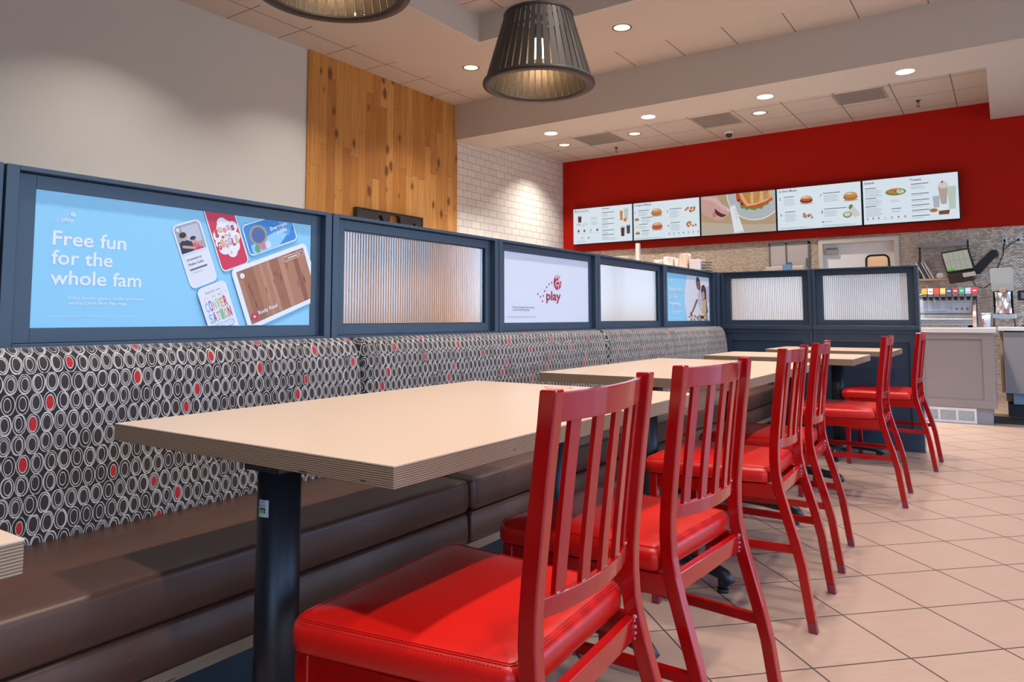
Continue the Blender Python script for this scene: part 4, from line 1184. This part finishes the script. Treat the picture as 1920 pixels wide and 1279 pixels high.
def sandwich(A, u, v, s, fill=CHK):
    x, z = A.X(u), A.Z(v)
    A.ell(x+s*.05, z-s*.62, s*1.15, s*.18, SH); A.ell(x, z-s*.36, s*.92, s*.34, BUN); A.ell(x, z-s*.10, s*1.08, s*.40, fill); A.ell(x+s*.08, z-s*.02, s*.92, s*.22, CHK2 if fill is CHK else TOM)
    A.ell(x, z+s*.12, s*.98, s*.60, BUN, a0=0, a1=pi); A.ell(x-s*.05, z+s*.22, s*.80, s*.42, BUN2, a0=.1, a1=pi-.1); A.ell(x-s*.15, z+s*.45, s*.35, s*.14, CREAM)
def blobs(A, u, v, s, n, c1=CHK, c2=CHK2, seed=1):
    rd = random.Random(seed)
    for k in range(n):
        a, b = rd.uniform(-1, 1)*s*1.3, rd.uniform(-.6, .6)*s
        A.ell(A.X(u)+a, A.Z(v)+b, s*.36, s*.28, c1, rd.uniform(0, 3), n=14); A.ell(A.X(u)+a+s*.05, A.Z(v)+b+s*.05, s*.24, s*.16, c2, n=12)
def cup(A, u, v, w, h, m, top=WH):
    x, z = A.X(u), A.Z(v); A.poly([(x-w*.5, z+h/2), (x+w*.5, z+h/2), (x+w*.38, z-h/2), (x-w*.38, z-h/2)], m); A.poly([(x-w*.5, z+h/2), (x+w*.5, z+h/2), (x+w*.48, z+h*.36), (x-w*.48, z+h*.36)], top)
t, A = menu(0, 'leftmost menu screen, headed Drinks')
A.text('Meals Include', A.X(.03), A.Z(.095), .025, ST, .26, bold=.02); A.text('Drinks', A.X(.50), A.Z(.09), .027, ST, .13, bold=.02)
bars(A, .03, .125, 1, .32); cup(A, .12, .30, .075, .115, COLA, SH); blobs(A, .11, .46, .030, 5, BUN, BUN2, 3); blobs(A, .21, .46, .034, 8, SH, GLS, 4)
bars(A, .31, .28, 3, .12); bars(A, .31, .40, 4, .12)
for k, (u, m) in enumerate(((.10, BRN), (.20, DG), (.31, SH), (.42, DG))): A.ell(A.X(u), A.Z(.63), .020, .022, m); A.bar(A.X(u)-.03, A.Z(.70), .06, .005, SG)
A.ell(A.X(.16), A.Z(.82), .022, .014, SH); A.ell(A.X(.27), A.Z(.83), .014, .011, ST); bars(A, .08, .90, 2, .15)
for v in (.16, .33, .47, .64, .76): head(A, .50, v+.02, .2); bars(A, .50, v+.06, 3, .10)
A.kind = 'drink_pictures'
bars(A, .50, .88, 2, .25)
cup(A, .82, .30, .055, .155, TEA, TEA); cup(A, .90, .24, .08, .20, GLS, WH); cup(A, .88, .42, .065, .06, TEA, BUN2); cup(A, .84, .72, .07, .16, COLA, SH); cup(A, .93, .67, .07, .15, ST, SH)
A.build('food_pictures', t)
t, A = menu(1, 'second menu screen from the left, headed Original Meals')
A.text('Original Meals', A.X(.03), A.Z(.095), .027, ST, .28, bold=.02)
for s_, u, v in (('1', .035, .30), ('2', .045, .66), ('3', .52, .335), ('4', .525, .70)): A.text(s_, A.X(u), A.Z(v), .040, ST)
sandwich(A, .365, .30, .085); sandwich(A, .37, .66, .085, TOM); sandwich(A, .06, .44, .035, LET); sandwich(A, .07, .80, .035, LET)
head(A, .08, .22, .17); bars(A, .08, .27, 4, .15); head(A, .13, .41, .17); bars(A, .13, .45, 4, .14); head(A, .09, .58, .14); bars(A, .09, .63, 3, .13); head(A, .13, .75, .12); bars(A, .13, .79, 4, .12)
blobs(A, .86, .30, .055, 12, CHK, CHK2, 5); blobs(A, .87, .67, .055, 9, CHK, CHK2, 8)
head(A, .56, .25, .18); bars(A, .56, .30, 7, .14); head(A, .57, .60, .14); bars(A, .57, .65, 6, .14)
for k, u in enumerate((.55, .62, .69, .76, .83, .90, .97)): A.ell(A.X(u), A.Z(.87), .009, .009, REDD if k == 4 else ST); A.bar(A.X(u)-.02, A.Z(.91), .04, .004, SG)
bars(A, .03, .94, 2, .45, .02)
A.build('food_pictures', t)
t, A = menu(2, 'middle menu screen with a close photo of a hand beside a sandwich on a plate')
TN = E2('table_tan', (.52, .36, .22)); TN2 = E2('table_pale', (.56, .47, .38))
A.poly([(-3.77, 2.237), (-2.67, 2.237), (-2.67, 2.84), (-3.77, 2.84)], TN)
A.poly([(-3.77, 2.447), (-3.4, 2.40), (-3.0, 2.36), (-2.66, 2.34), (-2.66, 2.23), (-3.77, 2.23)], TN2)
A.ell(-2.95, 2.86, .43, .445, WH); A.ell(-2.95, 2.865, .42, .435, PLATE)
A.poly([(-3.182, 2.658), (-3.16, 2.61), (-3.143, 2.597), (-3.12, 2.61), (-3.086, 2.571), (-3.05, 2.59), (-3.0, 2.575), (-2.966, 2.561), (-2.92, 2.59), (-2.88, 2.575), (-2.854, 2.588), (-2.83, 2.62), (-2.775, 2.629), (-2.758, 2.668), (-3.005, 2.63)], LET)
A.poly([(-3.234, 2.846), (-3.229, 2.745), (-3.157, 2.656), (-3.085, 2.617), (-3.005, 2.593), (-2.846, 2.62), (-2.758, 2.668), (-2.711, 2.688), (-2.717, 2.76), (-2.9, 2.85)], TOM)
A.poly([(-3.19, 2.846), (-3.16, 2.75), (-3.085, 2.632), (-2.964, 2.638), (-2.805, 2.68), (-2.717, 2.735), (-2.74, 2.846)], BUN2)
A.poly([(-3.15, 2.846), (-3.07, 2.68), (-3.02, 2.66), (-3.02, 2.846)], BUN); A.poly([(-2.98, 2.846), (-2.98, 2.67), (-2.90, 2.68), (-2.88, 2.846)], BUN); A.poly([(-2.84, 2.846), (-2.84, 2.70), (-2.76, 2.73), (-2.77, 2.846)], BUN)
for k in range(26): A.ell(random.uniform(-3.05, -2.78), random.uniform(2.70, 2.83), .006, .004, CREAM, random.uniform(0, 3), n=8)
for a, b in ((-3.2, 2.73), (-3.15, 2.67)): A.ell(a, b, .02, .016, COLA)
HD = E2('hand', (.68, .38, .36)); HD2 = E2('hand_light', (.74, .50, .48)); HD3 = E2('hand_deep', (.56, .24, .24))
A.poly([(-3.767, 2.848), (-3.519, 2.84), (-3.48, 2.76), (-3.454, 2.708), (-3.40, 2.665), (-3.347, 2.631), (-3.325, 2.59), (-3.333, 2.547), (-3.384, 2.501), (-3.461, 2.449), (-3.52, 2.455), (-3.578, 2.483), (-3.671, 2.525), (-3.764, 2.60)], HD)
A.poly([(-3.767, 2.80), (-3.60, 2.76), (-3.52, 2.70), (-3.45, 2.63), (-3.36, 2.58), (-3.335, 2.60), (-3.36, 2.64), (-3.45, 2.70), (-3.53, 2.80), (-3.70, 2.84)], HD2)
A.poly([(-3.578, 2.60), (-3.55, 2.56), (-3.53, 2.53), (-3.56, 2.50), (-3.60, 2.52)], HD3)
A.poly([(-3.557, 2.642), (-3.508, 2.595), (-3.441, 2.548), (-3.385, 2.53), (-3.40, 2.511), (-3.459, 2.499), (-3.526, 2.538), (-3.555, 2.574)], COLA)
A.ell(-3.352, 2.60, .026, .020, E2('nail', (.74, .62, .68)), -.6)
A.poly([(-3.331, 2.638), (-3.255, 2.673), (-3.127, 2.263), (-3.267, 2.237)], WH)
for k in range(6): A.bar(-3.275+.006*k, 2.60-.028*k, .04, .006, SG)
A.bar(-3.26, 2.25, .12, .006, TEAL, .2)
A.build('food_pictures', t)
t, A = menu(3, 'fourth menu screen from the left, headed Grilled Meals')
A.text('Grilled Meals', A.X(.03), A.Z(.10), .027, ST, .25, bold=.02)
for s_, u, v in (('5', .035, .29), ('6', .045, .66), ('7', .525, .29), ('8', .535, .665)): A.text(s_, A.X(u), A.Z(v), .040, ST)
sandwich(A, .365, .32, .080, COLA); sandwich(A, .875, .33, .085); blobs(A, .39, .69, .052, 11, BRN, BUN2, 11)
x, z = A.X(.90), A.Z(.66); A.poly([(x-.04, z+.09), (x+.01, z+.07), (x+.085, z-.06), (x+.02, z-.09), (x-.05, z-.03)], CREAM); A.ell(x-.03, z+.06, .035, .022, LET, 1.0); A.ell(x-.075, z-.045, .055, .042, LET); A.ell(x-.075, z-.040, .042, .030, CREAM)
head(A, .09, .22, .13); bars(A, .09, .27, 6, .14); head(A, .10, .57, .13); bars(A, .10, .62, 7, .14); head(A, .56, .21, .20); bars(A, .57, .26, 6, .17); head(A, .57, .57, .26); bars(A, .57, .62, 5, .15)
A.ell(A.X(.555), A.Z(.86), .012, .012, TEAL); A.bar(A.X(.575), A.Z(.86), .10, .012, SH); bars(A, .03, .935, 2, .40, .02); bars(A, .55, .935, 2, .38, .02)
A.build('food_pictures', t)
t, A = menu(4, 'rightmost menu screen, headed Salads and Treats')
A.text('Salads', A.X(.025), A.Z(.10), .027, ST, .125, bold=.02); A.text('Treats', A.X(.51), A.Z(.12), .030, ST, .13, bold=.02)
A.kind = 'salad_picture'; x, z = A.X(.36), A.Z(.32); A.ell(x, z-.035, .115, .05, WH); A.ell(x, z, .12, .048, LET); A.ell(x-.01, z+.012, .085, .034, CHK2); A.ell(x+.055, z, .045, .026, CREAM)
for k in range(18): A.ell(x+random.uniform(-.07, .05), z+random.uniform(-.01, .035), .009, .007, random.choice([WH, TOM, REDD, LET]), n=8)
for v, n in ((.20, 6), (.42, 5), (.60, 7)): head(A, .03, v, .12); bars(A, .03, v+.04, n, .18)
bars(A, .30, .50, 2, .10); head(A, .31, .68, .10); bars(A, .31, .73, 2, .10)
A.kind = 'topping_dots'
for k, u in enumerate((.05, .11, .17, .24, .31, .38, .45)): A.ell(A.X(u), A.Z(.86), .009, .010, LET if k in (0, 4) else (SH if k == 3 else BRN)); A.bar(A.X(u)-.02, A.Z(.90), .04, .004, SG)
for v in (.19, .40, .53, .64, .75, .87): head(A, .52, v, .18); bars(A, .52, v+.04, 3 if v < .3 else 1, .14)
A.kind = 'treat_pictures'; x = A.X(.84); z = A.Z(.45); A.poly([(x-.055, z+.10), (x+.055, z+.10), (x+.035, z-.13), (x-.025, z-.13)], E2('shake', (.52, .42, .38))); A.ell(x+.005, z+.115, .055, .045, CREAM); A.ell(x-.005, z+.155, .014, .013, REDD)
x = A.X(.93); A.poly([(x-.055, z+.09), (x+.045, z+.09), (x+.03, z-.20), (x-.04, z-.20)], GLS); x = A.X(.77); A.poly([(x-.04, z-.02), (x+.04, z-.02), (x+.03, z-.17), (x-.03, z-.17)], PLATE)
A.ell(A.X(.74), A.Z(.78), .045, .024, CHK); A.poly([(A.X(.79), A.Z(.80)), (A.X(.90), A.Z(.79)), (A.X(.89), A.Z(.88)), (A.X(.79), A.Z(.88))], BRN)
A.build('food_pictures', t)

# ------------------------------------------------------------------ service counters at the right
t = thing('counter_cabinet', 'taupe counter cabinet with a recessed panel beside the divider end', 'cabinet')
CX0, CX1, CY = -2.4, -.112, 8.11
bm = new(); box(bm, CX0, CX1, CY+.012, 8.80, .15, .852); obj('body', bm, m_cab, t)
bm = new()
for z0, z1, a, b in ((.15, .225, CX0, CX1), (.795, .852, CX0, CX1), (.225, .795, CX1-.095, CX1), (.225, .795, -.78, -.69)):
    box(bm, a, b, CY, CY+.0118, z0, z1)
obj('panel_frame', bm, m_cab, t, .001)
obj('plinth', box(new(), CX0, CX1-.036, CY+.02, 8.76, 0, .149), m_kick, t)
t = thing('floor_vent', 'white vent grille in the plinth of the taupe cabinet', 'vent')
bm = new(); x0, x1 = -.74, -.275; y_ = CY+.019
for a, b, z0, z1 in ((x0, x1, .002, .028), (x0, x1, .118, .146)): box(bm, a, b, y_-.012, y_, z0, z1)
for k in range(4): xx = x0+(x1-x0-.02)*k/3; box(bm, xx, xx+.02, y_-.012, y_, .028, .118)
obj('grille_frame', bm, m_white, t, .0015)
bm = new()
for k in range(8): z = .033+.0108*k; quad(bm, [(x0+.02, y_-.010, z), (x1-.02, y_-.010, z), (x1-.02, y_-.001, z+.007), (x0+.02, y_-.001, z+.007)])
obj('louvres', bm, m_white, t)
tag(obj('worktop', box(new(), CX0, -.092, CY-.02, 8.82, .854, .902), m_count, None, .004), 'white worktop on the taupe cabinet under the drink dispenser', 'worktop')
t = thing('counter_cabinet', 'grey cabinet at the right edge of the picture with an open gap at its left', 'cabinet')
bm = new(); box(bm, -.040, 1.9, 8.85, 9.55, .24, .852); obj('body', bm, m_cab, t, .002)
obj('side_panel', box(new(), -.072, -.046, 8.90, 9.5, .24, .852), M('raw_wood', (.50, .33, .22), .6), t)
bm = new(); tube(bm, [(-.115, 8.82, .782), (-.115, 8.82, .797), (-.075, 8.82, .822), (-.062, 8.84, .815)], .007, 8); obj('handle', bm, M('brass', (.55, .38, .16), .25, 1.0), t)
bm = new(); box(bm, .02, 1.9, 8.90, 9.5, .13, .239); obj('drawer_box', bm, M('pale_blue_bin', (.24, .33, .42), .5), t)
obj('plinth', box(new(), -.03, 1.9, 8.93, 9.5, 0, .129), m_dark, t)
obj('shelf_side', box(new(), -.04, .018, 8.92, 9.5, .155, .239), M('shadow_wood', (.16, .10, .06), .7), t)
tag(obj('worktop', box(new(), -.085, 1.95, 8.83, 9.6, .864, .902), m_count, None, .004), 'white worktop on the right hand grey cabinet under the tea dispenser', 'worktop')
tag(obj('floor_mat', box(new(), -.15, 1.9, 8.30, 8.80, .001, .012), m_rubber, None, .003), 'black rubber mat on the floor in front of the right hand cabinet', 'mat')

# drink dispenser
t = thing('drink_dispenser', 'stainless fountain drink dispenser with nine valves beside the divider end', 'dispenser')
SX0, SX1, SY = -.93, -.245, 8.32
bm = new(); box(bm, SX0, SX1, SY+.12, SY+.46, .92, 1.24); obj('body', bm, m_steel, t, .006)
bm = new(); prism(bm, [(SY-.06, .925), (SY+.12, .925), (SY+.12, 1.04), (SY+.06, 1.03), (SY-.06, .985)], SX0, SX1-.03, 'x'); obj('drip_tray', bm, m_steel, t, .004)
bm = new(); prism(bm, [(SY-.06, .905), (SY+.40, .905), (SY+.40, 1.20), (SY+.13, 1.195), (SY+.02, 1.03), (SY-.08, 1.01)], SX1-.030, SX1, 'x'); obj('side_cheek', bm, M('pinkish_steel', (.72, .56, .52), .3, .7), t, .004)
obj('splash_panel', box(new(), SX0, SX1-.04, SY+.105, SY+.118, 1.045, 1.18), M('splash_white', (.62, .66, .74), .4), t)
A = Art('-y', SY+.105, None)
for k in range(3):
    for j in range(5): A.bar(-.87+.10*k+.17, 1.145-.014*j, .055, .003, PR('splash_line', (.38, .42, .52)))
A.bar(-.69, 1.062, .20, .008, PR('splash_line', (.38, .42, .52)))
for k in range(4): A.ell(-.455+.045*k, 1.085, .009, .012, PR('splash_cup', (.28, .10, .08)) if k else PR('splash_line', (.38, .42, .52)))
A.build('splash_print', t)
cols = [(.72, .30, .05), (.70, .66, .74), (.68, .05, .03), (.72, .42, .12), (.04, .08, .12), (.36, .03, .06), (.04, .30, .18), (.42, .42, .66), (.58, .03, .05)]
for k in range(9):
    x = -.690+.0535*k+.012
    v = new(); box(v, x-.022, x+.022, SY+.02, SY+.119, 1.222, 1.232); box(v, x-.022, x+.022, SY+.03, SY+.119, 1.205, 1.222)
    vo = obj('valve', v, m_gray, t, .002)
    v = new(); quad(v, [(x-.022, SY+.018, 1.233), (x+.022, SY+.018, 1.233), (x+.022, SY+.034, 1.290), (x-.022, SY+.034, 1.290)]); box(v, x-.022, x+.022, SY+.036, SY+.11, 1.233, 1.289)
    l_ = obj('flavour_label', v, PR('flavour_%d' % k, cols[k], .3), vo)
    if k in (1, 3, 4, 6, 7, 8, 5):
        v = new(); quad(v, [(x-.014, SY+.0215, 1.256), (x+.014, SY+.0215, 1.256), (x+.014, SY+.0235, 1.266), (x-.014, SY+.0235, 1.266)]); obj('flavour_mark', v, PR('mark_white', (.75, .75, .75)) if k != 1 else PR('mark_violet', (.3, .15, .5)), l_)
    v = new(); cyl(v, (x, SY+.06, 1.17), (x, SY+.06, 1.205), .014, .019, 12); obj('nozzle', v, m_rubber, vo)
bm = new()
for x in (SX0+.05, SX1-.06): cyl(bm, (x, SY+.2, .902), (x, SY+.2, .925), .02, .02, 12)
obj('feet', bm, m_rubber, t)
# paper cup
t = thing('paper_cup', 'white paper cup with a red mark standing between the two dispensers', 'cup', (-.168, 8.38, .902))
bm = new(); lathe(bm, [(.001, 0), (.030, 0), (.040, .132), (.037, .132), (.028, .004), (.001, .004)], (0, 0, 0), 24); obj('cup_body', bm, M('paper_white', (.78, .78, .80), .5), t)
bm = new(); lathe(bm, [(.0405, .126), (.043, .130), (.043, .137), (.036, .139), (.001, .139)], (0, 0, 0), 24); obj('lid', bm, m_white, t)
bm = new()
for (a, z, r) in ((-2.25, .075, .009), (-2.2, .045, .006), (-1.95, .035, .005)):
    R = .0372; bmesh.ops.create_circle(bm, cap_ends=True, segments=14, radius=r, matrix=Matrix.Translation((R*cos(a), R*sin(a), z)) @ Matrix.Rotation(a+pi/2, 4, 'Z') @ Matrix.Rotation(pi/2, 4, 'X'))
obj('print', bm, PR('cup_red', (.65, .04, .04)), t)
# tea dispenser on stand
t = thing('tea_dispenser', 'clear bag dispenser on a black stand at the right', 'dispenser', (-.025, 9.25, .902))
bm = new(); 
for s in (-1, 1):
    tube(bm, [(s*.095, -.10, .0), (s*.085, -.08, .10)], .006, 6); tube(bm, [(s*.095, .10, .0), (s*.085, .08, .10)], .006, 6)
obj('stand', bm, m_black, t)
obj('shelf_tray', box(new(), -.105, .105, -.10, .12, .085, .135), m_steel, t, .004)
bm = new(); prism(bm, [(-.095, .37), (.095, .37), (.105, .60), (.090, .615), (-.090, .615), (-.105, .60)], -.09, .10)
tk = NT('clear_tank'); tk.set(Base_Color=(.72, .75, .76), Roughness=.12, Transmission_Weight=.55, IOR=1.3); obj('tank', bm, tk.m, t, .006)
obj('liquid', box(new(), -.088, .088, -.08, .09, .375, .455), M('tea_green', (.20, .20, .12), .3), t)
obj('spout', box(new(), -.030, .030, -.13, -.085, .355, .405), M('spout_tan', (.42, .28, .20), .4), t, .006)
bm = new(); n = 10
for i in range(n):
    for j in range(n):
        def bp(a, b):
            x = -.075+.15*a/n; z = .14+.225*b/n; return (x*(1-.12*sin(pi*b/n)), -.085-.018*sin(3.1*a/n*pi)*cos(b*.7)-.02*sin(pi*a/n), z)
        quad(bm, [bp(i, j), bp(i+1, j), bp(i+1, j+1), bp(i, j+1)])
bmesh.ops.remove_doubles(bm, verts=bm.verts, dist=1e-5)
obj('foil_bag', bm, M('foil_pouch', (.74, .70, .70), .22, .75), t, smooth=True)
bm = new(); box(bm, -.088, -.080, -.085, .10, .135, .375); box(bm, .080, .088, -.085, .10, .135, .375); box(bm, -.088, .088, .09, .10, .135, .375); obj('bracket', bm, m_black, t)
obj('pouch_mark', box(new(), -.005, .045, -.128, -.124, .165, .178), PR('cup_red', (.65, .04, .04)), t)

# order screen on wall arm
t = thing('order_screen', 'tilted touch screen on a black wall arm above the dispensers', 'screen', (0, 0, 0))
c = Vector((-.465, 10.2, 1.68)); ux = Vector((.94, -.26, .12)).normalized(); uz = Vector((-.30, -.25, .92)); uz = (uz-ux*uz.dot(ux)).normalized(); un = ux.cross(uz).normalized()
MM = Matrix((ux, -un, uz)).transposed().to_4x4(); MM.translation = c
if (MM.to_3x3() @ Vector((0, -1, 0))).y > 0: MM = MM @ Matrix.Rotation(pi, 4, 'Z')
obj('bezel', box(new(), -.155, .155, 0, .03, -.135, .135, 0, MM), m_screenblack, t, .004)
obj('display', box(new(), -.138, .138, -.002, 0, -.112, .118, 0, MM), EM('pos_display', (.40, .42, .36), .85), t)
bm = new()
for k in range(1, 5): box(bm, -.138+.0552*k-.0012, -.138+.0552*k+.0012, -.0035, -.002, -.09, .118, 0, MM)
box(bm, -.138, .138, -.0035, -.002, -.001+.01, .0015+.01, 0, MM)
obj('grid_lines', bm, EM('pos_line', (.16, .17, .16), .8), t)
obj('status_bar', box(new(), -.138, -.05, -.0035, -.002, -.112, -.092, 0, MM), EM('pos_green', (.08, .42, .05), .9), t)
obj('keypad_tray', box(new(), -.15, .12, -.02, .06, -.265, -.145, 0, MM), m_charcoal, t, .006)
obj('receipt_slot', box(new(), .02, .15, -.03, .0, -.205, -.155, 0, MM), m_white, t, .004)
bm = new(); prism(bm, [(-.30, 1.52), (-.24, 1.52), (-.06, 1.74), (-.06, 1.80), (-.12, 1.80), (-.29, 1.62), (-.32, 1.64), (-.33, 1.55)], 10.26, 10.32); obj('arm', bm, m_black, t, .004)
bm = new(); cyl(bm, (-.08, 10.30, 1.76), (-.08, 10.75, 1.76), .03, .03, 16); obj('wall_mount', bm, m_black, t)
t = thing('power_cord', 'black cord drooping from the wall sockets to the tea dispenser', 'cord')
bm = new(); tube(bm, [(.02, 10.72, 1.93), (0, 10.70, 1.85), (.0, 10.66, 1.78), (-.02, 10.5, 1.72), (-.05, 10.2, 1.62), (-.06, 9.9, 1.56), (-.05, 9.45, 1.525)], .006, 6)
tube(bm, [(.16, 10.72, 1.95), (.08, 10.70, 1.90), (.0, 10.66, 1.82)], .005, 6); obj('cable', bm, m_rubber, t)
t = thing('power_cord', 'black looping cord hanging below the order screen to the tea tank', 'cord')
bm = new(); tube(bm, [(-.33, 10.15, 1.46), (-.28, 10.0, 1.36), (-.2, 9.8, 1.33), (-.13, 9.5, 1.37), (-.10, 9.36, 1.41)], .005, 6); obj('cable', bm, m_rubber, t)
for x0, x1, lb_ in ((-.010, .042, 'left steel wall socket plate on the mosaic wall'), (.125, .190, 'right steel wall socket plate on the mosaic wall')):
    t = thing('wall_socket', lb_, 'socket'); obj('plate', box(new(), x0, x1, 10.735, 10.748, 1.90, 1.99), m_steel, t, .002)
    obj('outlet', box(new(), (x0+x1)/2-.012, (x0+x1)/2+.012, 10.730, 10.734, 1.93, 1.96), m_rubber, t)
t = thing('wall_dispenser', 'small dark box unit on the mosaic wall at the right edge', 'dispenser')
obj('body', box(new(), .105, .26, 9.45, 9.58, 1.18, 1.285), m_charcoal, t, .01); obj('front_window', box(new(), .135, .26, 9.444, 9.45, 1.20, 1.265), M('smoked_blue', (.25, .26, .36), .2), t)
bm = new(); cyl(bm, (.18, 9.52, .902), (.18, 9.52, 1.18), .018, .018, 12); cyl(bm, (.18, 9.52, .902), (.18, 9.52, .915), .06, .06, 20); obj('stand', bm, m_charcoal, t)
# wall shelf
t = thing('wall_shelf', 'steel hood shelf with brackets and a wooden board on the mosaic wall', 'shelf')
obj('top_strip', box(new(), -.93, -.36, 10.66, 10.745, 1.905, 1.95), m_steel, t)
obj('board', box(new(), -1.0, -.52, 10.45, 10.69, 1.465, 1.487), M('pale_board', (.60, .42, .28), .5), t)
bm = new(); prism(bm, [(10.70, 1.50), (10.46, 1.50), (10.70, 1.95)], -.905, -.885, 'x'); obj('bracket', bm, m_charcoal, t)
bm = new(); box(bm, -.375, -.355, 10.62, 10.70, 1.50, 1.97); obj('bracket', bm, m_charcoal, t)
for k, (dx, cl) in enumerate(((0, (.70, .70, .76)), (.018, (.10, .10, .12)), (.036, (.62, .60, .66)), (.056, (.74, .72, .76)))):
    mt = Matrix.Translation((-.835+dx*1.6, 10.55, 1.488)) @ Matrix.Rotation(-.42, 4, 'Y')
    o = obj('binder', box(new(), -.008, .008, -.08, .10, 0, .23, 0, mt), PR('binder_%d' % k, cl), None, .001)
    tag(o, ['pale binder leaning leftmost on the shelf beside the divider end', 'thin black binder leaning second on the shelf', 'grey binder leaning third on the shelf', 'pale binder leaning rightmost on the shelf'][k], 'binder', 'leaning binders on the shelf')
bm = new(); bmesh.ops.create_icosphere(bm, subdivisions=3, radius=.05)
for v in bm.verts: v.co *= 1+random.uniform(-.14, .12)
for v in bm.verts: v.co += Vector((-.665, 10.49, 1.462+.05)) ; v.co.z = max(v.co.z, 1.4895)
tag(obj('tissue', bm, m_white, None, smooth=True), 'crumpled white tissue on the wooden shelf board', 'tissue')

# document holder on the mosaic wall and clutter seen over the divider
t = thing('notice_frame', 'grey two pane frame mounted on the mosaic wall left of the white door', 'notice board')
bm = new(); x0, x1, z0, z1 = -2.815, -2.25, 1.60, 2.075; y_ = FY+.05
for a, b, p, q in ((x0, x1, z1-.03, z1), (x0, x1, z0, z0+.03), (x0, x0+.02, z0, z1), (x1-.03, x1, z0, z1), (-2.585, -2.56, z0, z1)): box(bm, a, b, y_-.03, y_-.004, p, q)
box(bm, -2.56, -2.50, y_-.035, y_-.03, 1.72, 1.79); box(bm, -2.31, -2.26, y_-.035, y_-.03, 1.72, 1.84)
obj('frame', bm, M('gunmetal', (.13, .13, .13), .4), t)
obj('pane', box(new(), x0+.02, -2.585, y_-.02, y_-.005, z0+.03, z1-.03), M('pane_grey', (.46, .42, .42), .3), t)
obj('pane', box(new(), -2.56, x1-.03, y_-.02, y_-.005, z0+.03, z1-.03), M('pane_grey', (.46, .42, .42), .3), t)
# back counter with packaging clutter
tag(obj('back_counter', box(new(), -5.2, -2.2, 9.55, 10.2, 0, 1.56), M('back_counter_steel', (.42, .36, .32), .4, .4), None, .004), 'tall kitchen counter behind the divider, almost hidden', 'counter')
BAG = M('paper_bag', (.66, .50, .42), .7); BAG2 = M('pale_paper', (.70, .66, .62), .6)
tag(obj('paper_box', box(new(), -3.62, -3.46, 9.65, 9.85, 1.562, 1.81), M('lilac_box', (.56, .52, .56), .5), None, .006), 'pale lilac carton at the right end of the packaging pile', 'box')
t = thing('wire_basket', 'dark wire basket beside the packaging pile over the corner', 'basket')
bm = new()
for k in range(6):
    z = 1.57+.04*k; tube(bm, [(-3.44, 9.66, z), (-3.35, 9.66, z), (-3.35, 9.84, z), (-3.44, 9.84, z), (-3.44, 9.66, z)], .0035, 5)
for k in range(5): x = -3.44+.0225*k; tube(bm, [(x, 9.66, 1.565), (x, 9.66, 1.775)], .0035, 5)
obj('wires', bm, m_rubber, t)
obj('contents', box(new(), -3.43, -3.36, 9.68, 9.82, 1.565, 1.63), m_dark, t)
def bag(x, y, w, h, m, lb_, tl):
    bm = new(); bmesh.ops.create_cube(bm, size=1.0)
    bmesh.ops.subdivide_edges(bm, edges=bm.edges, cuts=3, use_grid_fill=True)
    for v in bm.verts:
        v.co = Vector((v.co.x*w, v.co.y*.16, (v.co.z+.5)*h)); v.co += Vector((random.uniform(-1, 1), random.uniform(-1, 1), 0))*.008
        v.co.x += tl*v.co.z; v.co += Vector((x, y, 1.562))
        if v.co.z > 1.562+h*.9: v.co.z += random.uniform(-.02, .02)
    tag(obj('paper_bag', bm, m, None), lb_, 'bag', 'paper bags piled behind the divider')
for i, (x, w, h, m, tl, lb_) in enumerate(((-4.235, .10, .22, BAG, 0, 'leftmost crumpled paper bag in the pile behind the divider'), (-4.09, .13, .26, BAG, 0, 'second paper bag from the left in the pile'),
        (-3.935, .13, .29, BAG2, .05, 'pale bag in the middle of the pile'), (-3.815, .07, .27, BAG2, .03, 'narrow tilted pale bag in the pile'), (-3.70, .11, .33, BAG, .0, 'tallest tan bag in the pile beside the lilac carton'), (-4.40, .12, .16, M('green_grey_wrap', (.24, .26, .22), .5), 0, 'low grey green bundle left of the paper bags'))):
    bag(x, 9.72+.03*(i % 2), w, h, m, lb_, tl)
t = thing('support_post', 'slim white post rising behind the divider under the red wall', 'post'); obj('shaft', box(new(), -4.56, -4.505, 9.95, 10.0, 1.562, 2.12), m_white, t)
tag(obj('order_ticket_stack', box(new(), -4.95, -4.65, 9.85, 10.05, 1.562, 1.93), M('putty_box', (.5, .45, .36), .6), None, .004), 'putty coloured box behind the divider left of the white post', 'box')
t = thing('storage_bin', 'pale bin with a blue bundle below the notice frame', 'bin'); obj('bin', box(new(), -2.80, -2.28, 10.45, 10.65, 1.40, 1.72), M('bin_tan', (.52, .42, .36), .5), t, .01)
obj('blue_bundle', box(new(), -2.56, -2.44, 10.43, 10.449, 1.62, 1.74), M('blue_wrap', (.12, .25, .5), .5), t)
obj('stand', box(new(), -2.75, -2.33, 10.47, 10.63, 0, 1.40), m_steel, t)

# kitchen corridor light and the ceiling strip lamp seen above the door
t = thing('corridor_lamp', 'small bright lamp seen through the kitchen door', 'light', (-1.5, 11.4, 2.6))
bm = new(); box(bm, -.15, .15, -.05, .05, -.02, 0); obj('lens', bm, EM('lens_corridor', (1, .92, .8), 6), t)
l = bpy.data.lights.new('corridor_light', 'AREA'); l.shape = 'SQUARE'; l.size = .4; l.energy = 12; l.color = (1, .85, .65)
o = link(bpy.data.objects.new('corridor_light', l)); o.parent = t; o.location = (0, 0, -.03)
